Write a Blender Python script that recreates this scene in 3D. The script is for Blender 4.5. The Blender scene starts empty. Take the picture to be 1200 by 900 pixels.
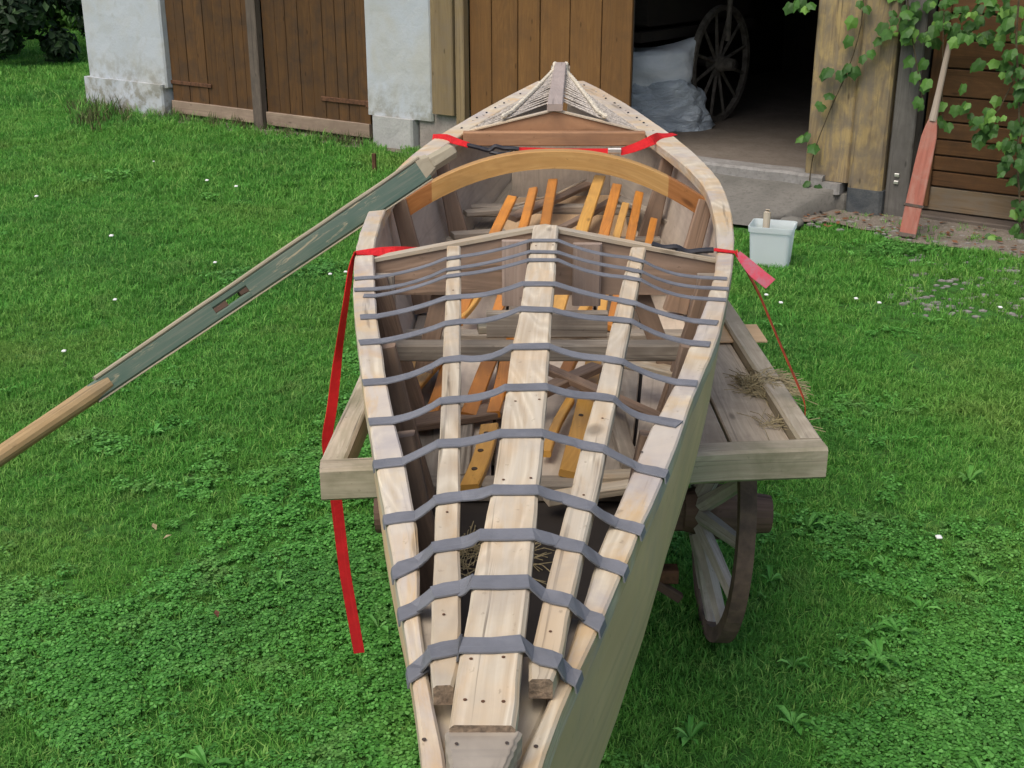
import bpy, math, random
import numpy as np
from mathutils import Vector, Matrix, noise

# ------------------------------------------------------------------ camera, light, exposure
SC = bpy.context.scene
COL = SC.collection
CAM_Z, PITCH, FOC = 2.35, math.radians(20.8), 1450.0
cd = bpy.data.cameras.new('camera')
cd.sensor_width = 36.0
cd.lens = 36.0 * FOC / 1200.0
cd.clip_start, cd.clip_end = 0.05, 2000
cam = bpy.data.objects.new('camera', cd)
cam.location = (0, 0, CAM_Z)
cam.rotation_euler = (math.pi / 2 - PITCH, 0, 0)
COL.objects.link(cam)
SC.camera = cam

SUN_EL, SUN_AZ = math.radians(58), math.radians(215)      # azimuth the light comes from, clockwise from +Y
w = bpy.data.worlds.new('World')
SC.world = w
w.use_nodes = True
wn, wl = w.node_tree.nodes, w.node_tree.links
sky = wn.new('ShaderNodeTexSky')
sky.sky_type = 'NISHITA'
sky.sun_disc = False
sky.sun_elevation = SUN_EL
sky.sun_rotation = SUN_AZ
sky.dust_density = 4.0
sky.air_density = 1.0
sky.ozone_density = 0.6
wl.new(sky.outputs[0], wn['Background'].inputs[0])
wn['Background'].inputs[1].default_value = 0.12
sd = bpy.data.lights.new('sun', 'SUN')
sd.energy = 1.3
sd.angle = math.radians(40)
sd.color = (1.0, 0.94, 0.85)
sun = bpy.data.objects.new('sun', sd)
sv = Vector((math.sin(SUN_AZ) * math.cos(SUN_EL), math.cos(SUN_AZ) * math.cos(SUN_EL), math.sin(SUN_EL)))
sun.rotation_euler = sv.to_track_quat('Z', 'Y').to_euler()
COL.objects.link(sun)
SC.view_settings.view_transform = 'Standard'
SC.view_settings.look = 'None'
SC.view_settings.gamma = 1.0
SC.view_settings.exposure = 0.58

# ------------------------------------------------------------------ measuring helpers (positions read off real planes)
CT, ST = math.cos(PITCH), math.sin(PITCH)


def ray(px, py):
    a, b = px - 600.0, 450.0 - py
    return Vector((a, FOC * CT + b * ST, -FOC * ST + b * CT))


def on_z(px, py, z):
    d = ray(px, py)
    return d * ((z - CAM_Z) / d.z) + Vector((0, 0, CAM_Z))


def on_y(px, py, y):
    d = ray(px, py)
    return d * (y / d.y) + Vector((0, 0, CAM_Z))


FA = math.radians(35.5)
FU = Vector((-math.cos(FA), math.sin(FA), 0))      # along the barn front, leftwards
FN = Vector((math.sin(FA), math.cos(FA), 0))       # into the barn
FP0 = Vector((2.835, 10.383, 0))


def fac(s, z, off=0.0):                             # point on the barn front
    return FP0 + FU * s + FN * off + Vector((0, 0, z))


def fac_px(px, py, off=0.0):
    d = ray(px, py)
    t = (FP0.dot(FN) + off) / d.dot(FN)
    p = d * t + Vector((0, 0, CAM_Z))
    return (p - FP0).dot(FU), p.z


# ------------------------------------------------------------------ object helpers
OFF = {}


def tag(o, label=None, cat=None, group=None, kind=None):
    if label: o['label'] = label
    if cat: o['category'] = cat
    if group: o['group'] = group
    if kind: o['kind'] = kind
    return o


def thing(name, loc, label, cat, group=None):
    o = bpy.data.objects.new(name, None)
    o.empty_display_size = 0.1
    o.location = loc
    COL.objects.link(o)
    OFF[o.name] = Vector(loc)
    return tag(o, label, cat, group)


class MB:
    capmi = None

    def __init__(self):
        self.v, self.f, self.uv, self.mi = [], [], [], []

    def sweep(self, secs, caps=True, u0=0.0, closed=True, mi=0):
        n = len(secs[0])
        b = len(self.v)
        us = [u0]
        for i, s in enumerate(secs):
            self.v += [Vector(p) for p in s]
            if i:
                us.append(us[-1] + max(1e-4, sum((Vector(secs[i][k]) - Vector(secs[i - 1][k])).length for k in range(n)) / n))
        vs = [0.0]
        for k in range(n):
            vs.append(vs[-1] + (Vector(secs[0][(k + 1) % n]) - Vector(secs[0][k])).length)
        m = n if closed else n - 1
        for i in range(len(secs) - 1):
            for k in range(m):
                k2 = (k + 1) % n
                self.f.append((b + i * n + k, b + i * n + k2, b + (i + 1) * n + k2, b + (i + 1) * n + k))
                self.uv.append(((us[i], vs[k]), (us[i], vs[k + 1]), (us[i + 1], vs[k + 1]), (us[i + 1], vs[k])))
                self.mi.append(mi)
        if caps and closed:
            for e, i in ((0, 0), (1, len(secs) - 1)):
                idx = [b + i * n + k for k in range(n)]
                if e == 0: idx.reverse()
                self.f.append(tuple(idx))
                self.uv.append(tuple((0.002 * (j % 3), 0.003 * (j % 4)) for j in range(n)))
                self.mi.append(mi if self.capmi is None else self.capmi)
        return self

    def box(self, c, sx, sy, sz, ch=0.003, ax=None):
        """box centred at c; ax = (long, side, up) unit vectors; sx along long"""
        c = Vector(c)
        X, Y, Z = ax or (Vector((1, 0, 0)), Vector((0, 1, 0)), Vector((0, 0, 1)))
        a, b_ = c - X * sx / 2, c + X * sx / 2
        return self.sweep([rect(a, Y, Z, sy, sz, ch), rect(b_, Y, Z, sy, sz, ch)])

    def face(self, pts, mi=0, uvs=None):
        b = len(self.v)
        self.v += [Vector(p) for p in pts]
        self.f.append(tuple(range(b, b + len(pts))))
        self.uv.append(tuple(uvs) if uvs else tuple((p[0], p[1]) for p in pts))
        self.mi.append(mi)

    def build(self, name, mat, parent=None, smooth=False, local=False, link=True):
        o_ = Vector((0, 0, 0))
        if parent is not None and not local:
            o_ = OFF[parent.name]
        me = bpy.data.meshes.new(name)
        me.from_pydata([tuple(Vector(p) - o_) for p in self.v], [], self.f)
        mats = mat if isinstance(mat, (list, tuple)) else [mat]
        for m in mats: me.materials.append(m)
        lay = me.uv_layers.new(name='UVMap')
        flat = [c for fuv in self.uv for uv in fuv for c in uv]
        lay.data.foreach_set('uv', flat)
        if len(mats) > 1:
            me.polygons.foreach_set('material_index', self.mi)
        if smooth:
            me.polygons.foreach_set('use_smooth', [True] * len(me.polygons))
        me.update()
        ob = bpy.data.objects.new(name, me)
        if link: COL.objects.link(ob)
        if parent is not None:
            ob.parent = parent
            OFF[ob.name] = OFF[parent.name] if not local else OFF.get(parent.name, Vector())
        else:
            OFF[ob.name] = Vector((0, 0, 0))
        return ob


def rect(p, side, up, w_, t_, ch):
    """chamfered rectangle section"""
    a, b = w_ / 2, t_ / 2
    ch = min(ch, a * 0.6, b * 0.6)
    pts = [(-a, -b + ch), (-a, b - ch), (-a + ch, b), (a - ch, b), (a, b - ch), (a, -b + ch), (a - ch, -b), (-a + ch, -b)]
    return [p + side * x + up * y for x, y in pts]


def beam(pts, w_, t_, up=(0, 0, 1), ch=0.003, mb=None, wob=0.0):
    """rectangular bar along a path: w_ across, t_ along up"""
    mb = mb or MB()
    pts = [Vector(p) for p in pts]
    secs = []
    n = len(pts)
    for i, p in enumerate(pts):
        t = (pts[min(i + 1, n - 1)] - pts[max(i - 1, 0)]).normalized()
        s = t.cross(Vector(up)).normalized()
        u = s.cross(t).normalized()
        ww = w_[i] if isinstance(w_, (list, tuple)) else w_
        tt = t_[i] if isinstance(t_, (list, tuple)) else t_
        q = p + s * random.uniform(-wob, wob) + u * random.uniform(-wob, wob)
        secs.append(rect(q, s, u, ww, tt, ch))
    mb.sweep(secs)
    return mb


def tube(pts, r, n=8, mb=None):
    mb = mb or MB()
    pts = [Vector(p) for p in pts]
    secs = []
    N = len(pts)
    for i, p in enumerate(pts):
        t = (pts[min(i + 1, N - 1)] - pts[max(i - 1, 0)]).normalized()
        s = t.cross(Vector((0, 0, 1)))
        if s.length < 0.05: s = t.cross(Vector((0, 1, 0)))
        s.normalize()
        u = s.cross(t)
        rr = r[i] if isinstance(r, (list, tuple)) else r
        secs.append([p + s * math.cos(2 * math.pi * k / n) * rr + u * math.sin(2 * math.pi * k / n) * rr for k in range(n)])
    mb.sweep(secs)
    return mb


def lathe(prof, n=24, ax='X', mb=None, caps=True):
    """profile (along, radius) turned about an axis through the origin"""
    mb = mb or MB()
    secs = []
    for a, r in prof:
        s = []
        for k in range(n):
            c, q = math.cos(2 * math.pi * k / n) * r, math.sin(2 * math.pi * k / n) * r
            s.append(Vector((a, c, q)) if ax == 'X' else Vector((c, q, a)))
        secs.append(s)
    mb.sweep(secs, caps=caps)
    return mb


def slab(A, B, t, ch=0.003, mb=None, jit=0.0):
    """long board given by its left and right top edges"""
    mb = mb or MB()
    secs = []
    for a, b in zip(A, B):
        a, b = Vector(a), Vector(b)
        if jit:
            a = a + Vector((random.uniform(-jit, jit), 0, random.uniform(-jit, jit) * .6))
            b = b + Vector((random.uniform(-jit, jit), 0, random.uniform(-jit, jit) * .6))
        d = b - a
        dn = d.normalized() * min(ch, d.length * .3)
        z = Vector((0, 0, 1))
        secs.append([a - z * t, a - z * ch, a + dn, b - dn, b - z * ch, b - z * t])
    mb.sweep(secs)
    return mb


def resample(pts, n):
    pts = [Vector(p) for p in pts]
    L = [0.0]
    for i in range(1, len(pts)): L.append(L[-1] + (pts[i] - pts[i - 1]).length)
    out = []
    for k in range(n):
        x = L[-1] * k / (n - 1)
        out.append(Vector([float(np.interp(x, L, [p[j] for p in pts])) for j in range(3)]))
    return out


def smooth_path(pts, n=24, it=2):
    p = resample(pts, n)
    for _ in range(it):
        p = [p[0]] + [(p[i - 1] + p[i] * 2 + p[i + 1]) / 4 for i in range(1, len(p) - 1)] + [p[-1]]
    return p


# ------------------------------------------------------------------ materials
def newmat(name):
    m = bpy.data.materials.new(name)
    m.use_nodes = True
    nt = m.node_tree
    return m, nt, nt.nodes, nt.links, nt.nodes['Principled BSDF']


def rgba(c): return (c[0], c[1], c[2], 1)


def mix(nt, fac_, a, b, mode='MIX'):
    n = nt.nodes.new('ShaderNodeMix')
    n.data_type = 'RGBA'
    n.blend_type = mode
    for sock, val in ((0, fac_), (6, a), (7, b)):
        if hasattr(val, 'links'): nt.links.new(val, n.inputs[sock])
        elif sock == 0: n.inputs[0].default_value = val
        else: n.inputs[sock].default_value = rgba(val)
    return n.outputs[2]


def mapr(nt, v, a, b, c=0.0, d=1.0):
    n = nt.nodes.new('ShaderNodeMapRange')
    nt.links.new(v, n.inputs[0])
    for i, x in enumerate((a, b, c, d)): n.inputs[i + 1].default_value = x
    return n.outputs[0]


def noise_t(nt, vec, scale, detail=4, rough=.55, dist=0.0):
    n = nt.nodes.new('ShaderNodeTexNoise')
    n.inputs['Scale'].default_value = scale
    n.inputs['Detail'].default_value = detail
    n.inputs['Roughness'].default_value = rough
    n.inputs['Distortion'].default_value = dist
    if vec is not None: nt.links.new(vec, n.inputs['Vector'])
    return n.outputs['Fac']


def mapping(nt, vec, sc):
    n = nt.nodes.new('ShaderNodeMapping')
    n.inputs['Scale'].default_value = sc
    nt.links.new(vec, n.inputs['Vector'])
    return n.outputs[0]


def bump(nt, h, strength, dist, bs):
    n = nt.nodes.new('ShaderNodeBump')
    n.inputs['Strength'].default_value = strength
    n.inputs['Distance'].default_value = dist
    nt.links.new(h, n.inputs['Height'])
    nt.links.new(n.outputs[0], bs.inputs['Normal'])


def wood(name, light, dark, stain=(.2, .18, .16), st=.4, rough=.75, bmp=.5, knots=.6, spec=.25, gs=1.0, crack=.5, tint=None, tint_amt=0, con=.62):
    m, nt, N, L, bs = newmat(name)
    uv = N.new('ShaderNodeUVMap').outputs[0]
    oi = N.new('ShaderNodeObjectInfo')
    mul = N.new('ShaderNodeVectorMath'); mul.operation = 'SCALE'
    cx = N.new('ShaderNodeCombineXYZ')
    L.new(oi.outputs['Random'], cx.inputs[0]); L.new(oi.outputs['Random'], cx.inputs[1]); L.new(oi.outputs['Random'], cx.inputs[2])
    L.new(cx.outputs[0], mul.inputs[0]); mul.inputs['Scale'].default_value = 57.0
    add = N.new('ShaderNodeVectorMath'); add.operation = 'ADD'
    L.new(uv, add.inputs[0]); L.new(mul.outputs[0], add.inputs[1])
    P = add.outputs[0]
    fine = noise_t(nt, mapping(nt, P, (3 * gs, 110 * gs, 1)), 1.0, 5, .6, .3)
    broad = noise_t(nt, mapping(nt, P, (1.1 * gs, 9 * gs, 1)), 1.0, 4, .55, .8)
    rn = noise_t(nt, mapping(nt, P, (.75 * gs, 6.5 * gs, 1)), 1.0, 2, .45, .25)
    mu = N.new('ShaderNodeMath'); mu.operation = 'MULTIPLY'; L.new(rn, mu.inputs[0]); mu.inputs[1].default_value = 85
    si = N.new('ShaderNodeMath'); si.operation = 'SINE'; L.new(mu.outputs[0], si.inputs[0])
    ring = mapr(nt, si.outputs[0], -1, 1)
    g = mix(nt, .30, fine, ring)
    g2 = mapr(nt, g, .30, .70)
    dk = tuple(a * (1 - con) + b * con for a, b in zip(light, dark))
    col = mix(nt, g2, dk, light)
    lnz = mapr(nt, si.outputs[0], .45, 1.0, 0, .55 * con)
    col = mix(nt, lnz, col, tuple(x * .8 for x in dark))
    b2 = mapr(nt, broad, .35, .7)
    mid = tuple((a + b) / 2 * .8 for a, b in zip(light, dark))
    col = mix(nt, mapr(nt, broad, .46, .68, 0, .75), col, mid)
    if tint:
        tn = noise_t(nt, mapping(nt, P, (4.5, 9, 1)), 1.3, 3, .5, .5)
        col = mix(nt, mapr(nt, tn, .44, .60, 0, tint_amt), col, tint)
    if crack:
        cr = noise_t(nt, mapping(nt, P, (1.0 * gs, 60 * gs, 1)), 1.0, 4, .6, .5)
        col = mix(nt, mapr(nt, cr, .60, .67, 0, crack), col, tuple(x * .25 for x in dark))
    bl = noise_t(nt, mapping(nt, P, (2.2, 16, 1)), 1.0, 5, .65, .6)
    col = mix(nt, mapr(nt, bl, .50, .62, 0, min(1, st * 1.0)), col, tuple(a * .55 + b * .45 for a, b in zip(stain, light)))
    sp_ = noise_t(nt, mapping(nt, P, (45, 70, 1)), 1.0, 3, .6, .3)
    col = mix(nt, mapr(nt, sp_, .66, .74, 0, .45), col, tuple(x * .45 for x in dark))
    tc = N.new('ShaderNodeTexCoord').outputs['Object']
    sn = noise_t(nt, tc, 4.5, 5, .65, .4)
    col = mix(nt, mapr(nt, sn, .45, .72, 0, st), col, stain)
    if knots:
        vo = N.new('ShaderNodeTexVoronoi')
        L.new(mapping(nt, P, (3.2, 9, 1)), vo.inputs['Vector']); vo.inputs['Scale'].default_value = 1
        kn = mapr(nt, vo.outputs['Distance'], .05, .11, knots, 0)
        col = mix(nt, kn, col, tuple(x * .3 for x in dark))
    hv = N.new('ShaderNodeHueSaturation')
    L.new(mapr(nt, oi.outputs['Random'], 0, 1, .86, 1.12), hv.inputs['Value'])
    L.new(col, hv.inputs['Color'])
    L.new(hv.outputs[0], bs.inputs['Base Color'])
    bs.inputs['Roughness'].default_value = rough
    bs.inputs['Specular IOR Level'].default_value = spec
    bump(nt, g, bmp, .002, bs)
    return m


def plain(name, col, rough=.6, spec=.4, var=.15, nscale=20, bmp=.0, col2=None, metal=0, thr=(.4, .65)):
    m, nt, N, L, bs = newmat(name)
    tc = N.new('ShaderNodeTexCoord').outputs['Object']
    n1 = noise_t(nt, tc, nscale, 5, .6)
    c2 = col2 or tuple(max(0, x * (1 - var * 2)) for x in col)
    L.new(mix(nt, mapr(nt, n1, thr[0], thr[1]), col, c2), bs.inputs['Base Color'])
    bs.inputs['Roughness'].default_value = rough
    bs.inputs['Specular IOR Level'].default_value = spec
    bs.inputs['Metallic'].default_value = metal
    if bmp: bump(nt, n1, bmp, .01, bs)
    return m


M = {}
M['pale'] = wood('pale_wood', (.67, .60, .465), (.38, .29, .19), (.34, .30, .25), .7, tint=(.58, .40, .22), tint_amt=.35, crack=.75, con=.9)
M['gun'] = wood('gunwale_wood', (.66, .59, .455), (.37, .29, .195), (.33, .30, .30), .85, tint=(.50, .345, .18), tint_amt=.8, crack=.6, knots=.5, con=.8)
M['endgrain'] = plain('end_grain', (.27, .20, .14), .9, .1, .25, 120, .4, col2=(.13, .10, .075))
M['grey'] = wood('grey_wood', (.43, .38, .305), (.22, .18, .14), (.17, .145, .12), .6, con=.85, crack=.6)
M['rib'] = wood('brown_rib_wood', (.36, .25, .175), (.19, .13, .09), (.15, .12, .10), .6, con=.8)
M['tar'] = wood('near_black_hull_wood', (.06, .05, .042), (.025, .02, .018), (.03, .027, .022), .5)  # near-black wood for the bottom skin and the inner sides toward the bow
M['dark'] = wood('dark_board_wood', (.15, .12, .095), (.07, .055, .045), (.05, .045, .04), .5)
M['orange'] = wood('orange_varnished_wood', (.70, .29, .045), (.46, .15, .018), (.16, .07, .03), .35, rough=.4, knots=.9, spec=.5, crack=.1)
M['yellow'] = wood('yellow_varnished_wood', (.74, .42, .10), (.52, .25, .04), (.25, .13, .05), .3, rough=.4, knots=.9, spec=.5, crack=.1)
M['thwart'] = wood('honey_wood', (.60, .36, .13), (.42, .22, .06), (.30, .12, .03), .5, rough=.5, spec=.4, crack=.1)
M['thwartend'] = wood('burnt_orange_thwart_end', (.46, .20, .06), (.25, .09, .025), (.20, .07, .02), .5, rough=.5, spec=.4, crack=.1)
M['beam'] = wood('warm_beam_wood', (.42, .24, .13), (.24, .12, .06), (.15, .09, .06), .5, crack=.3)
M['beam2'] = wood('greyish_brown_cleat', (.42, .33, .27), (.26, .19, .15), (.18, .14, .12), .6)
M['cart'] = wood('cart_wood', (.50, .44, .345), (.27, .225, .165), (.17, .165, .10), .75, crack=.7)
M['bed'] = wood('bed_wood', (.50, .425, .33), (.32, .27, .20), (.13, .105, .085), .5, crack=.5)
M['wheelwood'] = wood('wheel_wood', (.50, .45, .39), (.30, .26, .22), (.10, .085, .07), .5, crack=.4, knots=0)
M['wheelbrown'] = plain('rusty_brown_rim', (.155, .105, .078), .8, .25, .25, 18, .4, col2=(.09, .062, .05))
M['brownwood'] = wood('cart_brown_wood', (.17, .105, .075), (.085, .05, .035), (.05, .04, .03), .5, knots=0)
M['ply'] = wood('light_plywood', (.56, .40, .24), (.46, .31, .18), (.35, .24, .15), .3, crack=0, knots=.2)
M['inner'] = wood('hull_inner_ply', (.64, .55, .44), (.50, .42, .33), (.30, .24, .20), .6, crack=.2, knots=0)
M['outer'] = wood('hull_outer_skin', (.88, .60, .37), (.58, .39, .23), (.50, .37, .28), .5, gs=.35, crack=.25, knots=0, rough=.6, bmp=.3, spec=.3)
M['door'] = wood('brown_door_wood', (.135, .068, .024), (.062, .033, .014), (.05, .033, .022), .75, crack=.4, gs=.5)
M['door2'] = wood('sliding_door_wood', (.205, .105, .036), (.125, .060, .021), (.10, .055, .026), .5, crack=.25, gs=.5)
M['doorbot'] = wood('bleached_board_wood', (.36, .28, .205), (.23, .17, .125), (.17, .12, .09), .5, gs=.5)
M['frame'] = wood('yellowed_frame_wood', (.30, .225, .12), (.185, .13, .07), (.20, .16, .12), .55, gs=.5)
M['post'] = wood('weathered_post_wood', (.33, .25, .135), (.17, .125, .075), (.15, .13, .105), .95, gs=.5, crack=.8, con=.95, tint=(.42, .31, .13), tint_amt=.6)
M['greypost'] = wood('grey_post_wood', (.17, .16, .145), (.095, .088, .08), (.07, .065, .055), .5, gs=.5)
M['sided'] = wood('horizontal_board_wood', (.17, .085, .035), (.09, .042, .016), (.05, .032, .02), .5, gs=.5, crack=.3)
M['sidebot'] = wood('greyed_bottom_board', (.23, .165, .10), (.13, .09, .05), (.16, .14, .11), .8, gs=.5)
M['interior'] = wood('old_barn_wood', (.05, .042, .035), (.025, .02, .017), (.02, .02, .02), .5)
def webbing(name, c1, c2):
    m, nt, N, L, bs = newmat(name)
    uv = N.new('ShaderNodeUVMap').outputs[0]
    wv = N.new('ShaderNodeTexWave'); wv.wave_type = 'BANDS'; wv.bands_direction = 'DIAGONAL'
    L.new(mapping(nt, uv, (320, 320, 1)), wv.inputs['Vector']); wv.inputs['Scale'].default_value = 1
    tc = N.new('ShaderNodeTexCoord').outputs['Object']
    n1 = noise_t(nt, tc, 14, 5, .65)
    col = mix(nt, mapr(nt, n1, .35, .68), c1, c2)
    col = mix(nt, mapr(nt, wv.outputs['Fac'], 0, 1, 0, .35), col, tuple(x * .55 for x in c1))
    n2 = noise_t(nt, mapping(nt, uv, (2, 120, 1)), 1, 3, .6)
    col = mix(nt, mapr(nt, n2, .55, .75, 0, .3), col, tuple(min(1, x * 1.5 + .03) for x in c1))
    L.new(col, bs.inputs['Base Color']); bs.inputs['Roughness'].default_value = .75; bs.inputs['Specular IOR Level'].default_value = .25
    bump(nt, mix(nt, .5, wv.outputs['Fac'], n1), .5, .002, bs)
    return m


M['band'] = webbing('grey_webbing', (.215, .22, .24), (.145, .15, .165))
M['bandx'] = plain('grey_webbing', (.215, .22, .235), .75, .3, .15, 60, .25)
M['red'] = webbing('red_webbing', (.68, .018, .022), (.50, .014, .018))
M['redtail'] = plain('faded_red_webbing', (.42, .04, .07), .6, .3, .3, 40, .2, col2=(.30, .10, .13))
M['black'] = plain('black_cord', (.022, .022, .028), .5, .4, .2, 50)
M['steel'] = plain('buckle_steel', (.7, .68, .63), .3, .5, .05, 50, 0, metal=.7)
M['rust'] = plain('rusty_iron', (.13, .062, .032), .8, .3, .25, 30, .5)
M['iron'] = plain('dark_iron', (.045, .037, .033), .7, .4, .3, 30, .4, col2=(.09, .055, .035))
M['rope'] = plain('grey_rope', (.56, .51, .45), .9, .1, .25, 90, .3)
M['palerope'] = plain('pale_knotted_rope', (.66, .60, .48), .9, .1, .2, 90, .3)
M['white_flower'] = plain('white_petals', (.8, .8, .78), .8, .2, .05)
M['straw'] = plain('straw', (.36, .30, .17), .8, .2, .2, 40)
M['bucketp'] = None


def plaster():
    m, nt, N, L, bs = newmat('lime_plaster')
    tc = N.new('ShaderNodeNewGeometry').outputs['Position']
    n1 = noise_t(nt, tc, 1.6, 6, .65, .3)
    n2 = noise_t(nt, tc, 7, 6, .65, .1)
    n3 = noise_t(nt, tc, 35, 4, .6)
    col = mix(nt, mapr(nt, n1, .42, .66, 0, .6), (.44, .475, .51), (.41, .40, .34))
    col = mix(nt, mapr(nt, n2, .56, .72, 0, .55), col, (.34, .35, .34))
    sp = N.new('ShaderNodeSeparateXYZ'); L.new(tc, sp.inputs[0])
    h = mapr(nt, sp.outputs[2], .25, .75, 1, 0)
    mm = N.new('ShaderNodeMath'); mm.operation = 'MULTIPLY'
    L.new(h, mm.inputs[0]); L.new(mapr(nt, n2, .44, .58, 0, .8), mm.inputs[1])
    col = mix(nt, mm.outputs[0], col, (.23, .22, .17))
    L.new(col, bs.inputs['Base Color'])
    bs.inputs['Roughness'].default_value = .95
    bs.inputs['Specular IOR Level'].default_value = .1
    a = mix(nt, .35, n2, n3)
    bump(nt, a, .35, .02, bs)
    return m


def stone(name, c1, c2, c3, s1=6, s2=45, b=.6, bd=.02):
    m, nt, N, L, bs = newmat(name)
    tc = N.new('ShaderNodeNewGeometry').outputs['Position']
    n1 = noise_t(nt, tc, s1, 6, .65, .3)
    n2 = noise_t(nt, tc, s2, 5, .7)
    col = mix(nt, mapr(nt, n1, .35, .65), c1, c2)
    col = mix(nt, mapr(nt, n2, .5, .7, 0, .6), col, c3)
    L.new(col, bs.inputs['Base Color'])
    bs.inputs['Roughness'].default_value = .95
    bs.inputs['Specular IOR Level'].default_value = .15
    bump(nt, mix(nt, .5, n1, n2), b, bd, bs)
    return m


M['plaster'] = plaster()
M['plinth'] = stone('grey_render', (.35, .35, .335), (.42, .42, .40), (.30, .30, .28), 4, 40)
M['wallbase'] = stone('pinkish_render', (.24, .21, .185), (.31, .28, .25), (.17, .15, .13), 4, 40)
M['darkstone'] = stone('dark_stone', (.055, .063, .07), (.10, .105, .105), (.05, .055, .055), 8, 50)
M['concrete'] = stone('worn_concrete', (.135, .13, .115), (.19, .18, .16), (.085, .08, .07), 2.5, 30, .5, .02)
M['threshold'] = stone('pale_threshold_stone', (.29, .28, .265), (.21, .20, .185), (.14, .135, .125), 5, 30)
M['barnfloor'] = stone('packed_earth', (.16, .135, .11), (.21, .18, .15), (.11, .095, .08), 3, 25)
M['gravel'] = stone('gravelly_dirt', (.21, .18, .15), (.14, .12, .09), (.33, .30, .27), 5, 60, .8, .02)
M['pebble'] = stone('pebble_stone', (.26, .25, .23), (.17, .16, .145), (.33, .32, .30), 9, 60)


def soil():
    m, nt, N, L, bs = newmat('turf_soil')
    tc = N.new('ShaderNodeNewGeometry').outputs['Position']
    n1 = noise_t(nt, tc, .6, 5, .6)
    n2 = noise_t(nt, tc, 30, 6, .7)
    col = mix(nt, mapr(nt, n1, .35, .65), (.045, .15, .028), (.065, .18, .035))
    col = mix(nt, mapr(nt, n2, .45, .65), col, (.028, .055, .014))
    L.new(col, bs.inputs['Base Color'])
    bs.inputs['Roughness'].default_value = 1
    bs.inputs['Specular IOR Level'].default_value = .05
    bump(nt, n2, .6, .03, bs)
    return m


M['soil'] = soil()


def leafmat(name, c1, c2, c3, ns=.9, rough=.55, trans=.3, spec=.3):
    m, nt, N, L, bs = newmat(name)
    geo = N.new('ShaderNodeNewGeometry')
    oi = N.new('ShaderNodeObjectInfo')
    n1 = noise_t(nt, geo.outputs['Position'], ns, 4, .6)
    col = mix(nt, mapr(nt, n1, .35, .65), c1, c2)
    if ns == .9 or ns == 1.5:
        n9 = noise_t(nt, geo.outputs['Position'], .55, 4, .6)
        col = mix(nt, mapr(nt, n9, .52, .68, 0, .55), col, (.23, .34, .075))
        col = mix(nt, mapr(nt, n9, .48, .34, 0, .55), col, (.075, .22, .050))
        n8 = noise_t(nt, geo.outputs['Position'], 3.2, 3, .6)
        col = mix(nt, mapr(nt, n8, .58, .72, 0, .35), col, (.26, .32, .12))
    rnd = oi.outputs['Random']
    isl = geo.outputs['Random Per Island']
    a = N.new('ShaderNodeMath'); a.operation = 'ADD'; L.new(rnd, a.inputs[0]); L.new(isl, a.inputs[1])
    fr = N.new('ShaderNodeMath'); fr.operation = 'FRACT'; L.new(a.outputs[0], fr.inputs[0])
    col = mix(nt, mapr(nt, fr.outputs[0], .72, 1.0, 0, .75), col, c3)
    hv = N.new('ShaderNodeHueSaturation')
    L.new(mapr(nt, fr.outputs[0], 0, 1, .65, 1.3), hv.inputs['Value'])
    L.new(col, hv.inputs['Color'])
    L.new(hv.outputs[0], bs.inputs['Base Color'])
    bs.inputs['Roughness'].default_value = rough
    bs.inputs['Specular IOR Level'].default_value = spec
    if trans:
        tr = N.new('ShaderNodeBsdfTranslucent')
        L.new(hv.outputs[0], tr.inputs['Color'])
        ms = N.new('ShaderNodeMixShader'); ms.inputs[0].default_value = trans
        L.new(bs.outputs[0], ms.inputs[1]); L.new(tr.outputs[0], ms.inputs[2])
        L.new(ms.outputs[0], N['Material Output'].inputs['Surface'])
    return m


M['grass'] = leafmat('grass_blades', (.108, .345, .055), (.145, .385, .062), (.27, .41, .11), .9, .6, .4, .2)
M['clover'] = leafmat('clover_leaves', (.092, .315, .050), (.120, .355, .060), (.17, .40, .10), 1.5, .5, .35, .3)
M['vine'] = leafmat('vine_leaves', (.08, .20, .035), (.045, .12, .026), (.17, .32, .06), 2.5, .5, .3, .3)
M['shrub'] = leafmat('shrub_leaves', (.014, .034, .013), (.024, .055, .018), (.06, .11, .035), 1.2, .55, .2, .3)
M['dryweed'] = leafmat('dry_weed', (.13, .13, .06), (.09, .13, .05), (.20, .16, .09), 3, .8, .2, .1)
M['deadleaf'] = plain('dead_leaf', (.17, .07, .045), .8, .2, .3, 60)
M['stem'] = plain('vine_stem', (.11, .085, .05), .85, .2, .25, 40, .4)

# ------------------------------------------------------------------ ground
random.seed(7)


def ground_z(x, y):
    p = Vector((x, y, 0))
    s = (p - FP0).dot(FU); d = -(p - FP0).dot(FN)
    near = max(0.0, min(1.0, (d - .1) / 1.2)) if d < 1.3 else 1.0
    return (noise.noise(Vector((x * .35, y * .35, 3.3))) * .05 + noise.noise(Vector((x * 1.3, y * 1.3, 9))) * .015) * near * min(1, max(0, (y - 1) / 3) if y > 1 else .0)


mb = MB()
xs = np.concatenate([[-400, -120, -40], np.linspace(-18, 9, 109), [20, 60, 200, 400]])
ys = np.concatenate([[-200, -60, -20, -5], np.linspace(0, 24, 97), [30, 50, 100, 300, 900]])
for y in ys:
    for x in xs:
        inside = -17 < x < 8 and .5 < y < 23.5
        mb.v.append(Vector((x, y, ground_z(x, y) if inside else 0)))
nx = len(xs)
for j in range(len(ys) - 1):
    for i in range(nx - 1):
        mb.f.append((j * nx + i, j * nx + i + 1, (j + 1) * nx + i + 1, (j + 1) * nx + i))
        mb.uv.append(((0, 0), (1, 0), (1, 1), (0, 1))); mb.mi.append(0)
g = mb.build('lawn_ground', M['soil'], smooth=True)
tag(g, kind='structure')


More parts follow.
